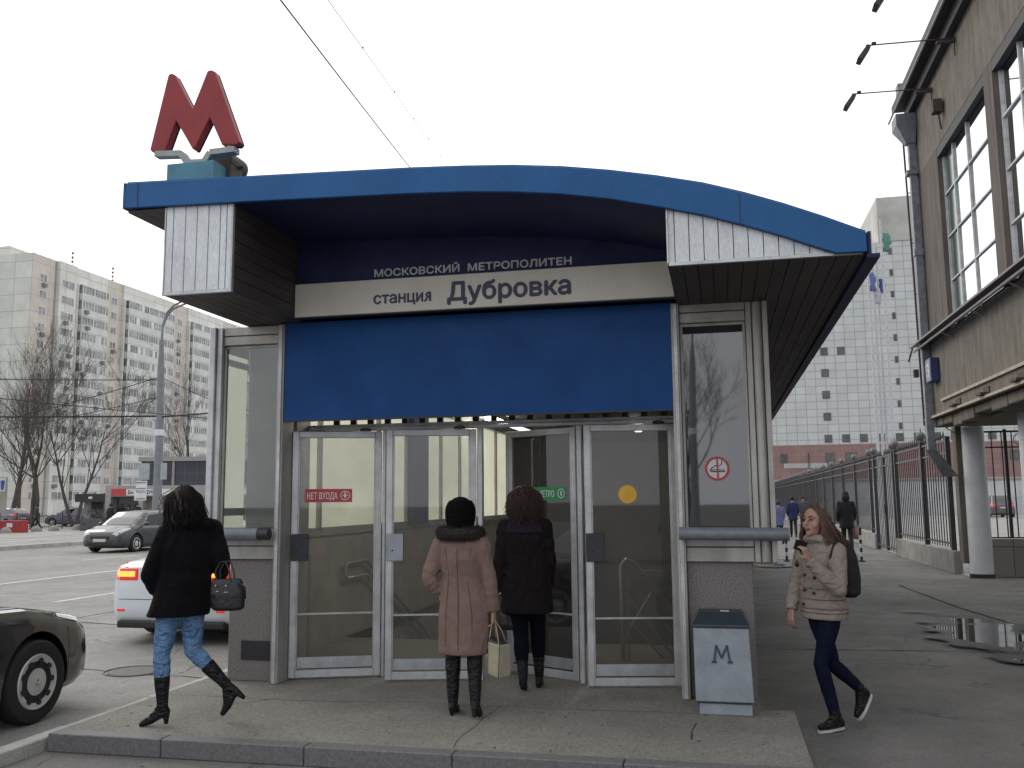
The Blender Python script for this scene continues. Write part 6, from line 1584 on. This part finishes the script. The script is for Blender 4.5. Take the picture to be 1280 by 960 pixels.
jk = b.build('jacket', M_jacket, T, remesh=.0085, msmooth=2, smooth=True)
b = MB()
def ringline(z, a, d, r=.0035, c=(.72, 7.28)):
    return [V((c[0], c[1], z)) + M4 @ V((a * math.cos(t), d * math.sin(t), 0)) for t in [2 * math.pi * k / 40 for k in range(41)]]
for z, a, d in ((.835, .1925, .1465), (.865, .192, .146), (.93, .178, .137), (1.005, .164, .126)): b.tube(ringline(z, a, d), .0028, 5, cap=False)
b.build('stitch_line', mat('jacket_seam', (.12, .095, .085), rough=.8), jk)
b = MB()
for (u, z) in ((.055, 1.10), (-.045, 1.085), (.055, .99), (-.045, .975), (.055, .89)):
    p = V((.72, 7.285, z)) + M4 @ V((u, .122 + max(0, 1.05 - z) * .15, 0)); b.ball(p, (.012, .012, .012), 10, 6)
b.build('buttons', M_dark, jk, smooth=True)
b = MB(); legs(b, J, .080, .052, .036, .97, 6, .0025); b.build('trousers', mat('navy_jeans', (.008, .011, .028), (.005, .007, .016), spec=.08, rough=.85, bump=.3, bscale=30), T, remesh=.008, msmooth=2, smooth=True)
M_sole = mat('white_sole', (.55, .54, .52), rough=.6)
for s in 'LR':
    an, he, to = V(J['an' + s]), V(J['he' + s]), V(J['to' + s])
    b = MB(); foot(b, an, he + (an - he) * .15, to + (an - to) * .04, .038); b.tube([an + (V(J['kn' + s]) - an).normalized() * .06, an], [.042, .044], 12)
    sh = b.build('shoe', M_boot, T, remesh=.006, msmooth=2, smooth=True)
    d = (to - he).normalized(); up = (an - he.lerp(to, .2)); up = (up - d * up.dot(d)).normalized(); sd_ = d.cross(up)
    b = MB(); L = []
    for h in (-.034, -.016):
        L.append([he + d * (.5 + .62 * math.cos(t)) * (to - he).length + sd_ * (.040 * math.sin(t) * (1 if math.cos(t) > 0 else .85)) + up * h for t in [2 * math.pi * k / 20 for k in range(20)]])
    b.loft(L); b.build('sole', M_sole, sh)
hd = V(J['head'])
b = MB()
c_ = hd; b.ball(c_ + MH4 @ V((0, -.028, .040)), (.084, .093, .090), 22, 14, MH4); b.ball(c_ + MH4 @ V((.0, -.06, -.04)), (.080, .050, .10), 16, 10, MH4)
rr = random.Random(17)
for k in range(420):
    s_ = rr.choice((-1, 1)); fr = rr.uniform(0, 1)       # parting on top, locks fall beside the face, over shoulders and down the back
    az = (.95 + 2.1 * fr) * s_; el0 = rr.uniform(.25, 1.4)
    d0 = V((math.sin(az) * math.cos(el0), math.cos(az) * math.cos(el0), math.sin(el0)))
    p = c_ + MH4 @ V((d0.x * .080, d0.y * .094 - .020, d0.z * .100 + .028)); L_ = rr.uniform(.24, .42) * (1.0 if s_ < 0 else .85); P = [p]; ph = rr.uniform(0, 6)
    for j in range(1, 10):
        t = j / 9; z = p.z - L_ * t; w = min(1, t * 3)
        o = MH4 @ V((math.sin(az) * (.088 + .035 * t), math.cos(az) * (.080 + .03 * t) - .028, 0))
        tgt = V((c_.x, c_.y, z)) + o
        if t > .45: tgt += V((.05, .01, 0)) * (t - .45) * 2.2 * (1 if s_ < 0 else .3) + (MH4 @ V((s_ * .05, 0, 0))) * (t - .45)
        P.append(V((p.x, p.y, z)).lerp(tgt, w) + MH4 @ V((.007 * math.sin(ph + 8 * t), .006 * math.cos(ph + 7 * t), 0)))
    b.tube(P, [.0052 * (1.15 - .8 * j / 9) for j in range(10)], 5)
b.build('hair', M_brown_hair, T, smooth=True)
Ph = thing('phone', 'black phone held up in the hand of the walking young woman', 'phone', (.585, 6.99, 1.26))
b = MB(); cph = V((.548, 6.975, 1.325)); Rp = Matrix.Rotation(.35, 3, 'Y') @ Matrix.Rotation(.5, 3, 'Z'); vs = []
for dz in (-.036, .036):
    for dx_, dy_ in ((-.066, -.005), (.066, -.005), (.066, .005), (-.066, .005)): vs.append(cph + Rp @ V((dx_ * .75, dy_, dz)))
b.add(vs, [(0, 1, 2, 3), (4, 5, 6, 7), (0, 1, 5, 4), (1, 2, 6, 5), (2, 3, 7, 6), (3, 0, 4, 7)]); b.build('phone_case', mat('phone_black', (.012, .010, .012), rough=.2), Ph, bevel=.003)
b = MB(); b.tube([cph + V((-.03, 0, -.03)), cph + V((-.045, .0, -.07)), cph + V((-.04, 0, -.10))], .002, 5); b.ball(cph + V((-.03, 0, -.125)), (.016, .01, .026), 10, 6); b.build('charm', MATS['phone_black'], Ph, smooth=True)
Bp = thing('backpack', 'black backpack on the back of the young woman in the taupe jacket', 'backpack', (.86, 7.40, .95))
b = MB(); Mq = M4
rings(b, [((.885, 7.38, .93), .09, .05), ((.89, 7.385, .96), .125, .085), ((.885, 7.385, 1.08), .135, .095), ((.875, 7.375, 1.22), .13, .085), ((.865, 7.365, 1.33), .10, .06), ((.86, 7.36, 1.36), .06, .035)], Mq, n=28)
b.build('pack', mat('backpack_black', (.010, .010, .011), rough=.7, bump=.5, bscale=20), Bp, remesh=.009, msmooth=3, smooth=True)
b = MB(); b.tube([(.865, 7.30, 1.33), (.845, 7.20, 1.355), (.80, 7.135, 1.335), (.765, 7.10, 1.24), (.775, 7.09, 1.14)], .014, 8); b.build('strap', MATS['backpack_black'], Bp, smooth=True)
b = MB(); b.tube([V((.955, 7.43, z)) + V((0, 0, 0)) for z in (.98, 1.1, 1.25)], .003, 5); b.build('zip', M_steel, Bp)

# ---- distant people, all built on one simple pattern
def walker(x, y, z0, h, face, label, top, bottom, seed, cat='person', stride=.22, bag=None, hat=None, group='people in the distance', hairc=(.02, .015, .012), skirt=False):
    k = h / 1.70; T = thing('person', label, 'person', (x, y, z0), group); f = V((face[0], face[1], 0)).normalized(); M = frame(f)
    def P(a, b_, c): return V((x, y, z0)) + M @ V((a, b_, c)) * k
    s = stride
    J = dict(head=P(0, .02, 1.59), neck=P(0, 0, 1.45), chest=P(0, 0, 1.28), pelvis=P(0, 0, .93), shL=P(-.17, 0, 1.38), elL=P(-.22, -.06, 1.12), wrL=P(-.21, .06, .90), shR=P(.17, 0, 1.38), elR=P(.22, .02, 1.12), wrR=P(.20, .14, .93),
             hipL=P(-.08, 0, .88), knL=P(-.08, s * .6, .50), anL=P(-.08, s, .09), heL=P(-.08, s - .04, .05), toL=P(-.08, s + .13, .035), hipR=P(.08, 0, .88), knR=P(.08, -s * .2, .48), anR=P(.08, -s, .12), heR=P(.08, -s - .05, .09), toR=P(.08, -s + .10, .035))
    body(T, J, M, M, vox=.02, fine=False, scale=k)
    b = MB(); zb_ = .72 if not skirt else .55
    rings(b, [(P(0, 0, 1.46), .08 * k, .08 * k), (P(0, 0, 1.40), .17 * k, .11 * k), (P(0, 0, 1.25), .19 * k, .13 * k), (P(0, 0, 1.05), .175 * k, .125 * k), (P(0, 0, .9), .19 * k, .14 * k), (P(0, 0, zb_), .20 * k, .15 * k)], M, n=16)
    sleeve(b, J['shL'], J['elL'], J['wrL'], .068 * k, .058 * k, .048 * k, seed); sleeve(b, J['shR'], J['elR'], J['wrR'], .068 * k, .058 * k, .048 * k, seed + 1)
    b.build('jacket', mat('jacket_%d' % seed, top, rough=.85), T, remesh=.02, msmooth=1, smooth=True)
    b = MB(); legs(b, J, .085 * k, .062 * k, .052 * k, .95); b.build('trousers', mat('trousers_%d' % seed, bottom, rough=.85), T, remesh=.02, msmooth=1, smooth=True)
    b = MB()
    for s_ in 'LR': foot(b, J['an' + s_], J['he' + s_], J['to' + s_], .045)
    b.build('shoes', M_boot, T, remesh=.02, smooth=True) if False else None
    for s_ in 'LR':
        b = MB(); foot(b, J['an' + s_], J['he' + s_], J['to' + s_], .045); b.build('shoe', M_boot, T, smooth=True)
    b = MB(); c = J['head']; b.ball(c + M @ V((0, -.02, .03)), (.098, .108, .110), 12, 8, M)
    if hat == 'hood': b.ball(P(0, -.03, 1.53), (.12, .12, .13), 12, 8, M)
    b.build('hood' if hat == 'hood' else ('cap' if hat else 'hair'), MATS['jacket_%d' % seed] if hat == 'hood' else mat('head_%d' % seed, hat if hat else hairc, rough=.8), T, smooth=True)
    if bag:
        Bt = thing('carrier_bag', bag[0], 'bag', tuple(P(bag[2], .08, .45)), 'bags carried by distant people')
        b = MB(); rings(b, [(P(bag[2], .1, .42), .10, .06), (P(bag[2], .1, .55), .13, .08), (P(bag[2], .1, .74), .09, .03)], M, n=12); b.build('bag_body', mat('bag_%d' % seed, bag[1], rough=.6), Bt, smooth=True)
        b = MB(); b.tube([P(bag[2] - .05, .1, .73), P(bag[2], .1, .86), P(bag[2] + .05, .1, .73)], .012, 5); b.build('handle', MATS['bag_%d' % seed], Bt, smooth=True)
    return T
walker(3.62, 29.0, 0, 1.86, (0.05, 1), 'man in a dark hooded jacket walking away along the iron fence', (.010, .011, .017), (.014, .015, .028), 201, hat='hood', bag=('pinkish carrier bag in the hand of the man walking along the fence', (.35, .20, .20), .25))
walker(2.10, 36.0, 0, 1.60, (-.2, 1), 'person in a lilac and blue jacket beside the kiosk corner', (.13, .13, .30), (.012, .012, .016), 202, hat=(.05, .03, .10))
walker(3.05, 42.0, 0, 1.76, (0, 1), 'person in a dark blue coat between the lilac jacket and the grey jacket', (.012, .018, .085), (.012, .012, .02), 203)
walker(3.9, 47.0, 0, 1.78, (.1, -1), 'person in a grey jacket at the far end of the pavement', (.06, .065, .085), (.02, .02, .025), 204)
walker(-49.8, 55.0, .02, 1.68, (-1, .1), 'dark clothed person standing before the low railing, leftmost across the road', (.014, .016, .028), (.012, .013, .02), 205, bag=('dark bag of the leftmost person across the road', (.02, .02, .02), -.25))
walker(-46.0, 55.3, .02, 1.72, (-.8, -.5), 'person in a green dark jacket stepping off by the concrete hemispheres', (.03, .04, .042), (.010, .010, .013), 206, stride=.3, bag=('white carrier bag of the person by the concrete hemispheres', (.5, .52, .55), .25))
walker(-38.35, 52.7, .02, 1.70, (.2, 1), 'person in a dark green jacket left before the shop pavilion', (.015, .022, .024), (.04, .06, .10), 207)
walker(-37.4, 53.2, .02, 1.60, (.1, -1), 'short person in a brown coat in the middle before the shop', (.05, .035, .035), (.03, .02, .02), 208, skirt=True)
walker(-36.5, 52.8, .02, 1.74, (.6, -.6), 'person in a dark coat and cap right before the shop wall', (.022, .018, .026), (.02, .018, .02), 209, hat=(.015, .015, .018))
